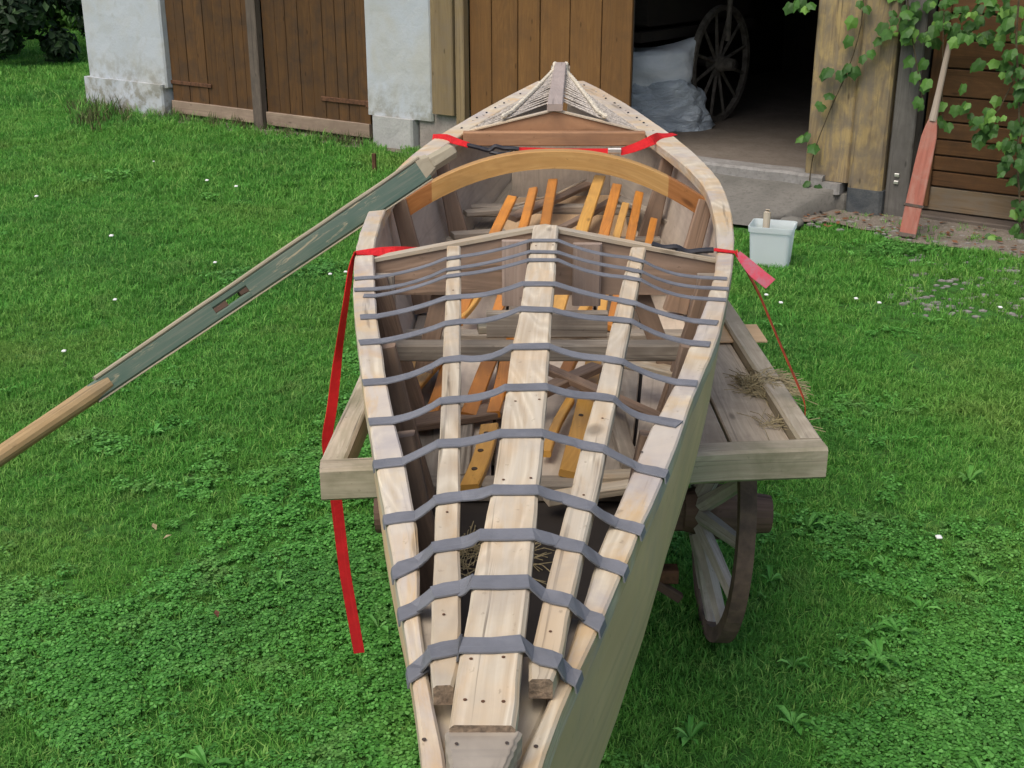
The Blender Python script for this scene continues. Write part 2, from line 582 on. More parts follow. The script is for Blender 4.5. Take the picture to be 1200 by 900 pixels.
def flat_patch(name, poly, z, mat, th=.0, kind='structure'):
    mb = MB()
    c = sum((Vector(p) for p in poly), Vector()) / len(poly)
    n = len(poly)
    ring = [Vector((p[0], p[1], z if len(p) < 3 else p[2])) for p in poly]
    mb.face(ring)
    if th:
        low = [p - Vector((0, 0, th)) for p in ring]
        for i in range(n):
            j = (i + 1) % n
            mb.face([ring[j], ring[i], low[i], low[j]])
    o = mb.build(name, mat)
    tag(o, kind=kind)
    return o


# gravelly strip in front of the barn on the right, uneven edge
edge_in, edge_out = [], []
for i in range(60):
    s = 2.6 - i * .11
    wv_ = (.62 + .28 * noise.noise(Vector((s * 1.1, 1, 0))) + .1 * noise.noise(Vector((s * 4, 5, 0)))) * (1.0 if s < 1 else max(.15, 1 - (s - 1) * .5))
    if s < -.6: wv_ += .25
    edge_out.append(fac(s, .012, -wv_)); edge_in.append(fac(s, .03, .3))
mb = MB()
for i in range(59):
    mb.face([edge_in[i], edge_in[i + 1], edge_out[i + 1], edge_out[i]])
tag(mb.build('gravel_strip', M['gravel']), kind='structure')
edge_in, edge_out = [], []
for i in range(50):
    s = 10.2 - i * .115
    wv_ = .22 + .12 * noise.noise(Vector((s * 1.7, 1, 7)))
    edge_out.append(fac(s, .010, -wv_)); edge_in.append(fac(s, .02, .3))
mb = MB()
for i in range(49):
    mb.face([edge_in[i], edge_in[i + 1], edge_out[i + 1], edge_out[i]])
tag(mb.build('dirt_strip', M['gravel']), kind='structure')

# concrete apron sloping up to the threshold
ap = []
NS = 14
mb = MB()
for j in range(9):
    for i in range(NS + 1):
        s = 2.6 - (2.6 - .02) * i / NS
        d = j / 8 * (1.25 - .35 * (i / NS) + .05 * noise.noise(Vector((s * 3, 1, 1))))
        if i == NS: s += j * .03
        z = .205 * (1 - j / 8) ** .85 - .01 + .012 * noise.noise(Vector((s * 3, d * 3, 2))) + (.02 if j == 8 else .02)
        mb.v.append(fac(s, z if j < 8 else .012, -d - .12))
for j in range(8):
    for i in range(NS):
        a = j * (NS + 1) + i
        mb.f.append((a, a + NS + 1, a + NS + 2, a + 1)); mb.uv.append(((0, 0),) * 4); mb.mi.append(0)
side = [j * (NS + 1) + NS for j in range(9)]
lowb = len(mb.v)
for k in side: mb.v.append(Vector((mb.v[k].x, mb.v[k].y, -.02)))
for j in range(8):
    mb.f.append((side[j], side[j + 1], lowb + j + 1, lowb + j)); mb.uv.append(((0, 0),) * 4); mb.mi.append(0)
tag(mb.build('concrete_apron', M['concrete'], smooth=True), kind='structure')

# ------------------------------------------------------------------ barn
barn = thing('barn', fac(4.5, 0), 'old whitewashed barn with brown plank doors behind the boat', 'barn')
UP = Vector((0, 0, 1))
BAX = (FU, FN, UP)
VAX = (UP, FU, FN)      # vertical boards: long, across, through
H = 3.3


def wallbox(name, s0, s1, z0, z1, o0, o1, mat, parent=barn, ch=.01, vertical=True):
    mb = MB()
    c = fac((s0 + s1) / 2, (z0 + z1) / 2, (o0 + o1) / 2)
    if vertical: mb.box(c, z1 - z0, abs(s1 - s0), abs(o1 - o0), ch, VAX)
    else: mb.box(c, abs(s1 - s0), abs(o1 - o0), z1 - z0, ch, BAX)
    return mb.build(name, mat, parent)


def rough_wall(name, s0, s1, z0, z1, o0, o1, mat, amp=.012, step=.12):
    """plastered block with an uneven face and soft corners"""
    mb = MB()
    prof = []                                        # outline around the block at one height (open at the back)
    nS = max(2, int(abs(s1 - s0) / step)); nO = max(1, int(abs(o1 - o0) / step))
    r = .02
    prof += [(s0, o1 + (o0 - o1) * k / nO) for k in range(nO)] + [(s0, o0 + r), (s0 + math.copysign(r, s1 - s0), o0)]
    prof += [(s0 + (s1 - s0) * k / nS, o0) for k in range(1, nS)]
    prof += [(s1 - math.copysign(r, s1 - s0), o0), (s1, o0 + r)] + [(s1, o0 + (o1 - o0) * k / nO) for k in range(1, nO + 1)]
    nz = int((z1 - z0) / step) + 1
    secs = []
    for j in range(nz + 1):
        z = z0 + (z1 - z0) * j / nz
        sec = []
        for s, o in prof:
            p = fac(s, z, o)
            a = noise.noise(p * 2.2) * amp + noise.noise(p * 9) * amp * .35
            sec.append(p + FN * a + FU * a * .6)
        secs.append(sec)
    mb.sweep(secs)
    return mb.build(name, mat, barn, smooth=False)


rough_wall('wall_pier', 10.16, 8.66, .36, H, 0, .5, M['plaster'])
rough_wall('plinth', 10.22, 8.70, -.1, .40, -.05, .45, M['plaster'], .02)
rough_wall('wall_pier', 5.40, 4.50, .33, H, 0, .5, M['plaster'])
rough_wall('plinth', 5.30, 4.74, -.1, .33, -.05, .4, M['plinth'], .015)
rough_wall('plinth', 4.72, 4.10, -.1, .42, .035, .4, M['wallbase'], .02)
# left end wall and gable side, back wall, roof, ceiling
wallbox('side_wall', 10.16, 9.7, -.1, H, .5, 7.5, M['plaster'])
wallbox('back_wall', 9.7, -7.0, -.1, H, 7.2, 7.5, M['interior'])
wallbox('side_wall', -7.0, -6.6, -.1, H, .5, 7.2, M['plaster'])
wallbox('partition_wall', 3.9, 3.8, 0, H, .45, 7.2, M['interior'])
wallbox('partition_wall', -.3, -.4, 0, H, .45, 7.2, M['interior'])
wallbox('upper_wall', 10.16, -7.0, 2.75, H + .05, .02, .45, M['plaster'], vertical=False)
mb = MB()
rp = [fac(10.6, H - .1, -.5), fac(-7.4, H - .1, -.5), fac(-7.4, H + 2.4, 3.8), fac(10.6, H + 2.4, 3.8)]
rq = [fac(10.6, H - .1, 8.0), fac(-7.4, H - .1, 8.0)]
for quad in ([rp[0], rp[1], rp[2], rp[3]], [rp[3], rp[2], rq[1], rq[0]]):
    lo = [p - UP * .15 for p in quad]
    mb.face(quad); mb.face(lo[::-1])
    for i in range(4): mb.face([quad[i], lo[i], lo[(i + 1) % 4], quad[(i + 1) % 4]])
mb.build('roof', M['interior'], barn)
flat_patch('barn_floor', [fac(3.8, .235, .05), fac(-.3, .235, .05), fac(-.3, .235, 7.2), fac(3.8, .235, 7.2)], .235, M['barnfloor'], .2)
mb = MB()
secs = []
for i in range(15):
    s = 2.7 - i * 2.55 / 14
    j = .012 * noise.noise(Vector((s * 3, 0, 4)))
    secs.append(rect(fac(s, .15 + j * .4, -.07 + j), FN, UP, .24, .29, .02))
mb.sweep(secs)
mb.build('threshold', M['threshold'], barn)


def vplanks(door, s0, s1, z0, z1, o, mat, n, gap=.006, th=.028, name='plank'):
    ws = [random.uniform(.8, 1.2) for _ in range(n)]
    tot = sum(ws); s = s0
    for k in range(n):
        e = s + (s1 - s0) * ws[k] / tot
        g_ = math.copysign(gap / 2, s1 - s0)
        mb = MB()
        oo = o + random.uniform(-.005, .005)
        mb.box(fac((s + e) / 2, (z0 + z1) / 2 + random.uniform(-.006, .006), oo), z1 - z0, abs(e - s) - gap, th, .004, VAX)
        mb.build(name, mat, door)
        s = e


# left pair of doors (two leaves) with bleached bottom boards
for (a, b, nP, lab) in ((8.66, 7.20, 9, 'left'), (7.02, 5.43, 9, 'right')):
    d = MB().box(fac((a + b) / 2, 1.5, .14), 2.6, abs(a - b) - .02, .03, .004, VAX).build('door', M['dark'], barn)
    vplanks(d, a, b, .20, 2.74, .10, M['door'], nP)
    MB().box(fac((a + b) / 2, .135, .08), abs(a - b), .05, .15, .005, BAX).build('bottom_board', M['doorbot'], d)
    if lab == 'left':
        MB().box(fac(a - .36, .43, .075), .72, .015, .045, .004, BAX).build('hinge_strap', M['rust'], d)
    else:
        MB().box(fac(b + .34, .43, .075), .74, .015, .05, .004, BAX).build('hinge_strap', M['rust'], d)
        mb = MB(); mb.box(fac(b - .03, .43, .04), .05, .07, .08, .01, BAX).build('hinge_pin', M['rust'], d)
mb = MB(); mb.box(fac(7.11, 1.4, .05), 2.78, .15, .10, .01, VAX); mb.build('middle_post', M['dark'], barn)
# frame timbers right of the middle pier
wallbox('frame_timber', 4.48, 4.20, .42, 2.8, -.03, .05, M['frame'])
wallbox('frame_timber', 4.19, 4.08, .10, 2.8, 0, .10, M['frame'])
# sliding plank door
d = MB().box(fac(3.13, 1.5, .14), 2.5, 1.84, .03, .004, VAX).build('door', M['dark'], barn)
vplanks(d, 4.07, 2.19, .24, 2.78, .10, M['door2'], 6, .012, .032)
for s in (3.78, 3.46, 3.16, 2.78, 2.5): pass
# posts right of the opening
for (a, b, o0, mt, z0) in ((.34, -.05, -.12, 'post', .25), (-.055, -.345, -.14, 'post', .22)):
    mb = MB()
    secs = []
    for i in range(16):
        z = z0 + (2.9 - z0) * i / 15
        j = .008 * noise.noise(Vector((a * 5, 0, z * 2)))
        secs.append(rect(fac((a + b) / 2 + j, z, o0 + .12 + j), FU, FN, abs(a - b), .26, .018))
    mb.sweep(secs)
    mb.build('door_post', M[mt], barn)
rough_wall('post_base', -.055, -.36, -.08, .22, -.16, .1, M['darkstone'], .015, .06)
rough_wall('post_base', .36, .0, .155, .245, -.19, .14, M['threshold'], .02, .06)
rough_wall('post_base', .30, -.05, -.05, .155, -.13, .14, M['concrete'], .03, .06)
wallbox('grey_post', -.36, -.55, -.02, 2.9, -.10, .1, M['greypost'])
for z in (.30, .36): MB().box(fac(-.45, z, -.11), .035, .02, .03, .006, BAX).build('bolt_head', M['steel'], barn)
# right doorway with horizontal boards
wallbox('sill', -.56, -4.2, -.03, .055, -.06, .14, M['dark'], vertical=False)
d = MB().box(fac(-2.4, 1.5, .2), 2.7, 3.6, .02, .004, VAX).build('door', M['dark'], barn)
z = .06
k = 0
for hgt in (.20, .13, .125, .13, .14, .20, .22, .22, .20, .21, .2, .2, .2, .2, .2):
    if z + hgt > 2.85: break
    mb = MB(); mb.box(fac(-2.35, z + hgt / 2, .12 + (k % 2) * .006), 3.58, .03, hgt - .012, .006, BAX)
    mb.build('board', M['doorbot'] if False else (M['sidebot'] if k == 0 else M['sided']), d)
    z += hgt; k += 1
MB().box(fac(-.62, 1.45, .09), 2.7, .10, .03, .005, VAX).build('door_batten', M['sided'], d)
wallbox('corner_post', -4.2, -4.5, -.05, 2.9, -.1, .15, M['post'])
rough_wall('wall_pier', -4.5, -7.0, -.1, H, 0, .5, M['plaster'])

# things leaning, lying or standing near the barn
st = MB(); b0 = on_z(439, 203, 0)
tube([b0, b0 + Vector((.0, 0, .19))], .022, 6, st)
o = st.build('iron_stake', M['rust']); tag(o, 'short rusty stake standing in the ground by the plaster pier', 'stake')

# ------------------------------------------------------------------ inside the barn
def tarp(name, c, rx, ry, rz, seed, label, corner=None, fold=.10, mat='tarp', ex=(.6, .7)):
    mb = MB()
    nu, nv = 72, 40
    ringv = []
    for j in range(nv + 1):
        ph = -math.pi / 2 + math.pi * j / nv
        row = []
        for i in range(nu):
            t = 2 * math.pi * i / nu
            sp = lambda v, e: math.copysign(abs(v) ** e, v)
            d = Vector((sp(math.cos(ph), ex[0]) * sp(math.cos(t), ex[1]), sp(math.cos(ph), ex[0]) * sp(math.sin(t), ex[1]), sp(math.sin(ph), ex[1])))
            q = d * 1.4 + Vector((seed, seed * 2, 0))
            f1 = 1 - abs(noise.noise(Vector((q.x * 1.2 + q.z * 1.5, q.y * 1.2 - q.z * .8, q.z * 3.0)))) * 2
            f2 = 1 - abs(noise.noise(q * 4.2)) * 2
            f3 = noise.noise(q * .9)
            f4 = 1 - abs(noise.noise(Vector((q.x * 2.2 + q.z * 2.4, q.y * 2, q.z * 5)))) * 2
            k = 1 + fold * (f1 * .5 + f4 * .22) + .16 * f3
            p = Vector((d.x * rx * k, d.y * ry * k, d.z * rz * k))
            if corner:
                cd_ = Vector(corner[0]).normalized()
                a = max(0, d.normalized().dot(cd_))
                p += Vector(corner[0]) * (a ** 14) * corner[1]
            row.append(Vector(c) + p)
        ringv.append(row)
    mb.sweep(ringv)
    o = mb.build(name, M[mat], smooth=True)
    tag(o, label, 'tarpaulin')
    return o


def tarpmat(name, c1, c2, ns, st_):
    m, nt, N, L, bs = newmat(name)
    tc = N.new('ShaderNodeTexCoord').outputs['Object']
    n1 = noise_t(nt, tc, 3, 5, .6, 1.5)
    L.new(mix(nt, mapr(nt, n1, .35, .65), c1, c2), bs.inputs['Base Color'])
    bs.inputs['Roughness'].default_value = .3
    bs.inputs['Specular IOR Level'].default_value = .6
    bump(nt, noise_t(nt, mapping(nt, tc, (1, 1, 2.2)), ns, 5, .6, 2.0), st_, .05, bs)
    return m


M['tarp'] = tarpmat('blue_grey_plastic_sheet', (.42, .50, .58), (.58, .66, .72), 6, .9)
M['tarp2'] = tarpmat('pale_plastic_sheet', (.68, .75, .80), (.80, .85, .88), 2.5, .35)
p = on_z(768, 152, .24)
cy = p.y + .25
tarp('tarp_bundle', on_y(772, 128, cy), .43, .36, .33, 3.1, 'crumpled grey blue plastic sheet bundle lying on the barn floor by the wheel', ((.9, -.2, -.35), .13), .24)
tarp('tarp_bundle', on_y(766, 80, cy), .38, .30, .20, 8.4, 'smooth grey plastic wrapped package resting on the crumpled sheet bundle', ((.6, 0, .6), .26), .05, 'tarp2', (.35, .5))

# old carriage in the dark
wc = on_z(840, 142, .235)
R_ = .61
car = thing('old_carriage', (wc.x, wc.y, .235), 'old carriage with a tall spoked wheel standing in the dark barn', 'carriage')
WD = plain('dusty_dark_wood', (.14, .125, .105), .85, .2, .25, 14)


def wheel_parts(parent, R, width, hub_r, hub_l, nsp, mat_rim, mat_tyre, mat_sp, dish=.03, felloe=.055, asparts=True, spr=.022, hubmat=None):
    """wheel about local X through parent's origin; returns the wheel object and its children"""
    rim = lathe([(-width / 2, R - felloe), (-width / 2 * .98, R - .012), (width / 2 * .98, R - .012), (width / 2, R - felloe), (-width / 2, R - felloe)], 48, caps=False).build('wheel' if asparts else 'rim', mat_rim, parent, local=True)
    par = rim if asparts else parent
    lathe([(-width / 2 - .001, R - .012), (-width / 2 - .001, R), (width / 2 + .001, R), (width / 2 + .001, R - .012), (-width / 2 - .001, R - .012)], 48, caps=False).build('tyre', mat_tyre, par, local=True)
    lathe([(-hub_l * .45, hub_r * .6), (-hub_l * .44, hub_r * .8), (-hub_l * .1, hub_r * 1.05), (hub_l * .12, hub_r * 1.05), (hub_l * .2, hub_r * .85), (hub_l * .55, hub_r * .72), (hub_l * .56, hub_r * .45)], 20).build('hub', hubmat or mat_sp, par, local=True)
    for k in range(nsp):
        a = 2 * math.pi * (k + .5) / nsp
        d_ = Vector((0, math.cos(a), math.sin(a)))
        mb = MB()
        tube([d_ * hub_r * .9 + Vector((-dish, 0, 0)), d_ * (R * .45) + Vector((-dish * .6, 0, 0)), d_ * (R - felloe * .9)], [spr * 1.1, spr, spr * .8], 6, mb)
        mb.build('spoke', mat_sp, par, local=True)
    return rim


wcen = thing('tmp', (0, 0, 0), None, None)
bpy.data.objects.remove(wcen)
whl = wheel_parts(car, R_, .06, .085, .32, 12, WD, WD, WD, spr=.02)
whl.location = (0, 0, R_); whl.rotation_euler = (0, 0, math.radians(-38))
ax_dir = Matrix.Rotation(math.radians(-38), 3, 'Z') @ Vector((1, 0, 0))
ax_dir = -ax_dir if ax_dir.x > 0 else ax_dir
carp = Vector((wc.x, wc.y, .235))
perp = Vector((-ax_dir.y, ax_dir.x, 0))
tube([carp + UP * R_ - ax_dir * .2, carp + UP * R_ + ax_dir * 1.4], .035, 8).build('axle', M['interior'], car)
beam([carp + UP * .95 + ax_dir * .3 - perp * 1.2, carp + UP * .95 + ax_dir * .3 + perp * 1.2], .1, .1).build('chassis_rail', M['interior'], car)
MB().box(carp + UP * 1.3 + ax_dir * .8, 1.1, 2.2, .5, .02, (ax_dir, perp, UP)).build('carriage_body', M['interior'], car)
pp = on_y(853, 48, wc.y - .4)
o = tube([pp, pp + UP * 1.5], .028, 8).build('hanging_pole', WD)
tag(o, 'thin pole hanging down in front of the dark carriage wheel', 'pole')

# ------------------------------------------------------------------ red oar leaning at the right door
ob = on_z(1063, 277, .03)
so, zo = fac_px(1108, 50, -.25)
ot = fac(so, zo, -.14)
dirv = (ot - ob).normalized()
oar = thing('red_oar', ob, 'red bladed wooden oar leaning upright against the dark boarded barn door', 'oar')
M['redpaint'] = wood('worn_red_paint', (.34, .125, .088), (.255, .085, .06), (.30, .19, .15), .7, crack=.2, knots=0, gs=.6)
M['oarwood'] = wood('grey_oar_wood', (.36, .30, .235), (.24, .19, .15), (.22, .19, .16), .5, crack=.3, knots=0)
Lo = (ot - ob).length
view = Vector((-ob.x, -ob.y, 0)).normalized()
sidev = dirv.cross(view).normalized()
secs = [rect(ob + dirv * t, sidev, sidev.cross(dirv), ww, tt, .006) for t, ww, tt in
        ((0, .125, .02), (.3, .13, .022), (.6, .125, .024), (.78, .115, .028), (.86, .09, .032), (.92, .06, .036))]
MB().sweep(secs).build('blade', M['redpaint'], oar)
tube([ob + dirv * .90, ob + dirv * 1.0, ob + dirv * (Lo * .75), ob + dirv * Lo], [.033, .028, .024, .022], 10).build('shaft', M['oarwood'], oar)
MB().box(ob + dirv * .24, .02, .15, .034, .004, (dirv, sidev, sidev.cross(dirv))).build('iron_band', M['iron'], oar)
MB().box(ob + dirv * .008, .03, .128, .026, .004, (dirv, sidev, sidev.cross(dirv))).build('blade_tip', M['dark'], oar)

# ------------------------------------------------------------------ plastic box with a brush handle
def boxmat():
    m, nt, N, L, bs = newmat('translucent_white_plastic')
    bs.inputs['Base Color'].default_value = (.86, .90, .91, 1)
    bs.inputs['Roughness'].default_value = .35
    tr = N.new('ShaderNodeBsdfTranslucent'); tr.inputs[0].default_value = (.88, .93, .95, 1)
    tp = N.new('ShaderNodeBsdfTransparent'); tp.inputs[0].default_value = (.9, .95, .97, 1)
    a = N.new('ShaderNodeMixShader'); a.inputs[0].default_value = .5
    b = N.new('ShaderNodeMixShader'); b.inputs[0].default_value = .16
    L.new(bs.outputs[0], a.inputs[1]); L.new(tr.outputs[0], a.inputs[2])
    L.new(a.outputs[0], b.inputs[1]); L.new(tp.outputs[0], b.inputs[2])
    L.new(b.outputs[0], N['Material Output'].inputs['Surface'])
    return m


bl, br = on_z(883, 313, .0), on_z(928, 317, .0)
bc = (bl + br) / 2 + Vector((0, .1, 0))
bw = (br - bl).length
box = thing('plastic_box', (bc.x, bc.y, 0), 'translucent white plastic box standing on the grass beside the concrete apron', 'box')
bx = (br - bl).normalized(); by = Vector((-bx.y, bx.x, 0))


def rr(c, hx, hy, z, r=.03, n=4):
    out = []
    for qx, qy, a0 in ((1, 1, 0), (-1, 1, 90), (-1, -1, 180), (1, -1, 270)):
        for k in range(n + 1):
            a = math.radians(a0 + 90 * k / n)
            out.append(c + bx * (qx * (hx - r) + math.cos(a) * r) + by * (qy * (hy - r) + math.sin(a) * r) + UP * z)
    return out


hb, ht = bw / 2, bw / 2 * 1.12
dz = .30
c0 = Vector((bc.x, bc.y, 0))
prof = [(0.004, hb, .10), (.0, hb * .98, .095), (dz * .86, ht * .97, .125), (dz * .87, ht * 1.02, .135), (dz, ht * 1.04, .14), (dz, ht * 1.0, .13), (dz * .88, ht * .955, .12), (.008, hb * .96, .092)]
secs = [rr(c0, hx, hy, z) for z, hx, hy in prof[1:]]
mb = MB(); mb.sweep(secs, caps=True)
mb.build('box_shell', boxmat(), box)
hp = c0 - bx * .045 + UP * .02
o = tube([hp - by * .05, hp + UP * .36 + by * .0, hp + UP * .38], [.022, .026, .018], 10).build('brush_handle', M['pale'])
tag(o, 'pale wooden brush handle standing up out of the white plastic box', 'brush')

# a few loose stones by the apron
for i, (px, py, r_, lab) in enumerate(((945, 240, .13, 'grey rounded stone at the right edge of the concrete apron'), (957, 226, .10, 'smaller grey stone under the wooden doorpost beside the apron'), (927, 262, .08, 'flat grey stone at the lower corner of the apron'), (902, 272, .06, 'small stone behind the white plastic box'))):
    c = on_z(px, py + 4, 0)
    mb = MB(); rows = []
    for j in range(9):
        ph = -math.pi / 2 + math.pi * j / 8
        rows.append([])
        for k in range(12):
            t = 2 * math.pi * k / 12
            dd = Vector((math.cos(ph) * math.cos(t) * 1.3, math.cos(ph) * math.sin(t), math.sin(ph) * .75))
            rows[-1].append(c + UP * .03 + dd * r_ * (1 + .35 * noise.noise(dd * 1.5 + Vector((i * 7, 0, 0)))))
    mb.sweep(rows); o = mb.build('stone', M['plinth'] if i == 0 else M['concrete'], smooth=True)
    tag(o, lab, 'stone', 'loose stones by the concrete apron')

# ------------------------------------------------------------------ wagon
BZ = .964
wag = thing('hay_wagon', (.17, 3.8, 0), 'weathered wooden farm wagon with spoked wheels under the boat', 'wagon')
FR, FL = on_z(966, 517, BZ), on_z(374, 542, BZ)
BR, BL = Vector((.80, 5.75, BZ)), Vector((-.40, 5.75, BZ))
# rails: bars standing proud of the bed
def rail(a, b, name, mat='cart', w_=.07, t_=.085, n=12):
    pts = [a + (b - a) * i / (n - 1) for i in range(n)]
    return beam([p - UP * t_ / 2 for p in pts], w_, t_, ch=.008, wob=.0015).build(name, M[mat], wag)


rail(FR + Vector((-.035, .02, 0)), BR + Vector((-.035, 0, 0)), 'side_rail')
rail(FL + Vector((.035, .02, 0)), BL + Vector((.035, 0, 0)), 'side_rail')
fr_ = (FR - FL).normalized()
rail(FL + fr_ * .005 + Vector((0, -.018, 0.004)), FR - fr_ * .005 + Vector((0, -.018, 0.004)), 'front_rail', 'cart', .075, .095)
# bed planks, lengthwise, with gaps
n = 7
for k in range(n):
    f0, f1 = (k + .02) / n, (k + .98) / n
    li, ri = .075, .075
    A0 = FL.lerp(FR, 0.05 + .9 * f0) + Vector((0, .03, 0)); A1 = FL.lerp(FR, .05 + .9 * f1) + Vector((0, .03, 0))
    B0 = BL.lerp(BR, .06 + .88 * f0); B1 = BL.lerp(BR, .06 + .88 * f1)
    z = -.035 + random.uniform(-.003, .003)
    A = [A0.lerp(B0, i / 7) + UP * z for i in range(8)]; B = [A1.lerp(B1, i / 7) + UP * z for i in range(8)]
    if k == 0: A = [a.lerp(b, .42) for a, b in zip(A, B)]      # a narrower plank leaves a gap beside the left rail
    slab(A, B, .028, .004, jit=.001).build('bed_plank', M['bed'], wag)
# undercarriage
RW = .44
wy = 3.80
for yy, nm in ((wy, 0), (wy + 1.55, 1)):
    beam([Vector((-.42, yy, RW)), Vector((.76, yy, RW))], .10, .11, ch=.012).build('axle', M['brownwood'], wag)
    beam([Vector((-.40, yy - .02, .80)), Vector((.74, yy - .02, .80))], .13, .13, ch=.012).build('bolster', M['cart'], wag)
    beam([Vector((-.36, yy - .06, .66)), Vector((.70, yy - .06, .66))], .11, .13, ch=.012).build('bolster', M['brownwood'], wag)
    for xx in (-.2, .54):
        beam([Vector((xx, yy, .5)), Vector((xx, yy, .88))], .09, .08, up=(0, 1, 0), ch=.01).build('stake', M['cart'], wag)
beam([Vector((.17, 3.0, .50)), Vector((.17, 5.6, .50))], .09, .09, ch=.01).build('reach_pole', M['brownwood'], wag)
for bx_, c_ in ((.655, .66), (-.2, -.2)):
    beam([Vector((bx_, wy - .14, .70)), Vector((bx_, wy - .14, .885))], .085, .06, up=(0, 1, 0), ch=.008).build('bolster_block', M['cart'], wag)
MB().box((.50, 3.62, .30), .10, .06, .05, .006).build('drag_shoe', M['rust'], wag)
beam([Vector((.30, 3.6, .40)), Vector((.56, 3.6, .22))], .03, .03).build('drag_link', M['brownwood'], wag)
protos = wheel_parts(wag, RW, .050, .09, .30, 12, M['wheelbrown'], M['wheelbrown'], M['wheelwood'], dish=.075, felloe=.05, spr=.027, hubmat=M['brownwood'])


def place_wheel(o, x, y, flip, cop):
    if cop:
        c = o.copy(); COL.objects.link(c); c.parent = wag
        for ch in list(o.children):
            q = ch.copy(); COL.objects.link(q); q.parent = c
        o = c
    o.location = (x - .17, y - 3.8, RW)
    o.rotation_euler = (random.uniform(0, .3), math.radians(3), math.pi if flip else 0)
    return o


place_wheel(protos, .715, wy, False, False)
place_wheel(protos, -.30, wy, True, True)
place_wheel(protos, .72, wy + 1.55, False, True)
place_wheel(protos, -.30, wy + 1.55, True, True)

# ------------------------------------------------------------------ boat
def axis(D): return -.081 + .054 * D


def GZ(D): return 1.45 + (.07 * ((D - 5.3) / 1.6) ** 1.3 if D > 5.3 else 0)
def RZ(D): return float(np.interp(D, [1.0, 1.3, 3.4], [1.497, 1.50, 1.54]))


def unp(px, py, zf):
    z = 1.45
    for _ in range(8):
        p = on_z(px, py, z); z = zf(p.y)
    return on_z(px, py, z)


LO = [(503, 960), (498, 900), (491, 860), (481, 780), (471, 720), (462, 665), (453, 605), (440, 543), (432, 492), (425, 450), (419.5, 400), (416, 375), (414, 350), (414, 325), (415.5, 300), (420, 275), (427.5, 257), (437, 235), (455, 207), (480, 183), (510, 160), (540, 143), (575, 123), (615, 102), (640, 90), (649, 84)]
LI = [(540, 960), (526, 900), (514, 860), (497, 780), (490, 720), (492, 640), (490, 610), (475, 545), (459, 475), (454, 450), (446, 400), (442, 375), (440, 350), (439.5, 325), (437, 300), (441, 275), (447, 257), (456, 238), (473, 212), (497, 189), (524, 168), (552, 150), (586, 130), (622, 109), (643, 97), (651, 89)]
RO = [(606, 960), (632, 900), (642, 870), (672, 800), (701, 735), (735, 660), (758, 600), (780, 556), (794, 520), (817, 450), (833, 420), (846, 380), (852, 350), (856, 325), (860, 300), (861, 275), (857, 245), (850, 222), (838, 203), (815, 180), (790, 159), (765, 142), (737, 123), (700, 102), (670, 88), (659, 84)]
RI = [(575, 960), (604, 900), (620, 870), (655, 800), (680, 735), (692, 660), (722, 600), (740, 560), (752, 520), (792, 450), (803, 420), (820, 375), (829, 350), (837, 325), (841, 300), (840, 275), (836, 245), (830, 226), (818, 208), (795, 187), (770, 168), (748, 150), (722, 132), (690, 110), (664, 96), (656, 89)]


def station(ptsO):
    P = [unp(x, y, GZ) for x, y in ptsO]
    return np.array([p.y for p in P]), np.array([p.x for p in P])


def smooth_arr(D, X, Ds):
    o = np.argsort(D)
    v = np.interp(Ds, D[o], X[o])
    k = np.array([1, 2, 3, 2, 1.]) / 9
    vp = np.pad(v, 2, mode='reflect', reflect_type='odd')
    return np.convolve(vp, k, 'valid')


DS = np.arange(1.02, 6.86, .08)
gLO, gLI, gRO, gRI = (smooth_arr(*station(a), DS) for a in (LO, LI, RO, RI))
XLO = lambda D: float(np.interp(D, DS, gLO)); XRO = lambda D: float(np.interp(D, DS, gRO))
XLI = lambda D: float(np.interp(D, DS, gLI)); XRI = lambda D: float(np.interp(D, DS, gRI))
boat = thing('wooden_boat', (.1, 4.0, .95), 'open wooden boat frame with grey webbing laced over its bow, resting on the wagon', 'boat')

# gunwales (with a step where the boards butt)
for A_, B_, nm in ((gLO, gLI, 'gunwale'), (gRI, gRO, 'gunwale')):
    A = [Vector((A_[i], DS[i], GZ(DS[i]))) for i in range(len(DS))]
    B = [Vector((B_[i], DS[i], GZ(DS[i]))) for i in range(len(DS))]
    slab(A, B, .038, .004, jit=.0012).build(nm, M['gun'], boat)
# bow tip ends beyond the frame, closing the hull
tipL, tipR = Vector((XLO(1.02), 1.02, 1.45)), Vector((XRO(1.02), 1.02, 1.45))
tip = Vector((axis(.72), .72, 1.46))
slab([tip + Vector((-.01, 0, 0)), Vector((XLO(1.02), 1.018, 1.45))], [tip + Vector((.01, 0, 0)), Vector((XRO(1.02), 1.018, 1.45))], .038).build('stem_cap', M['gun'], boat)


def botz(D): return .95 + (.35 * ((D - 5.2) / 1.6) ** 1.5 if D > 5.2 else 0) + (.30 * ((1.6 - D) / .9) ** 1.6 if D < 1.6 else 0)
def chine(D, side):
    x = XLO(D) + .012 if side < 0 else XRO(D) - .012
    ax = axis(D); hw = abs(x - ax)
    return ax + side * max(.008, hw - .055 - .035 * min(1, max(0, (D - 2) / 1.5)))


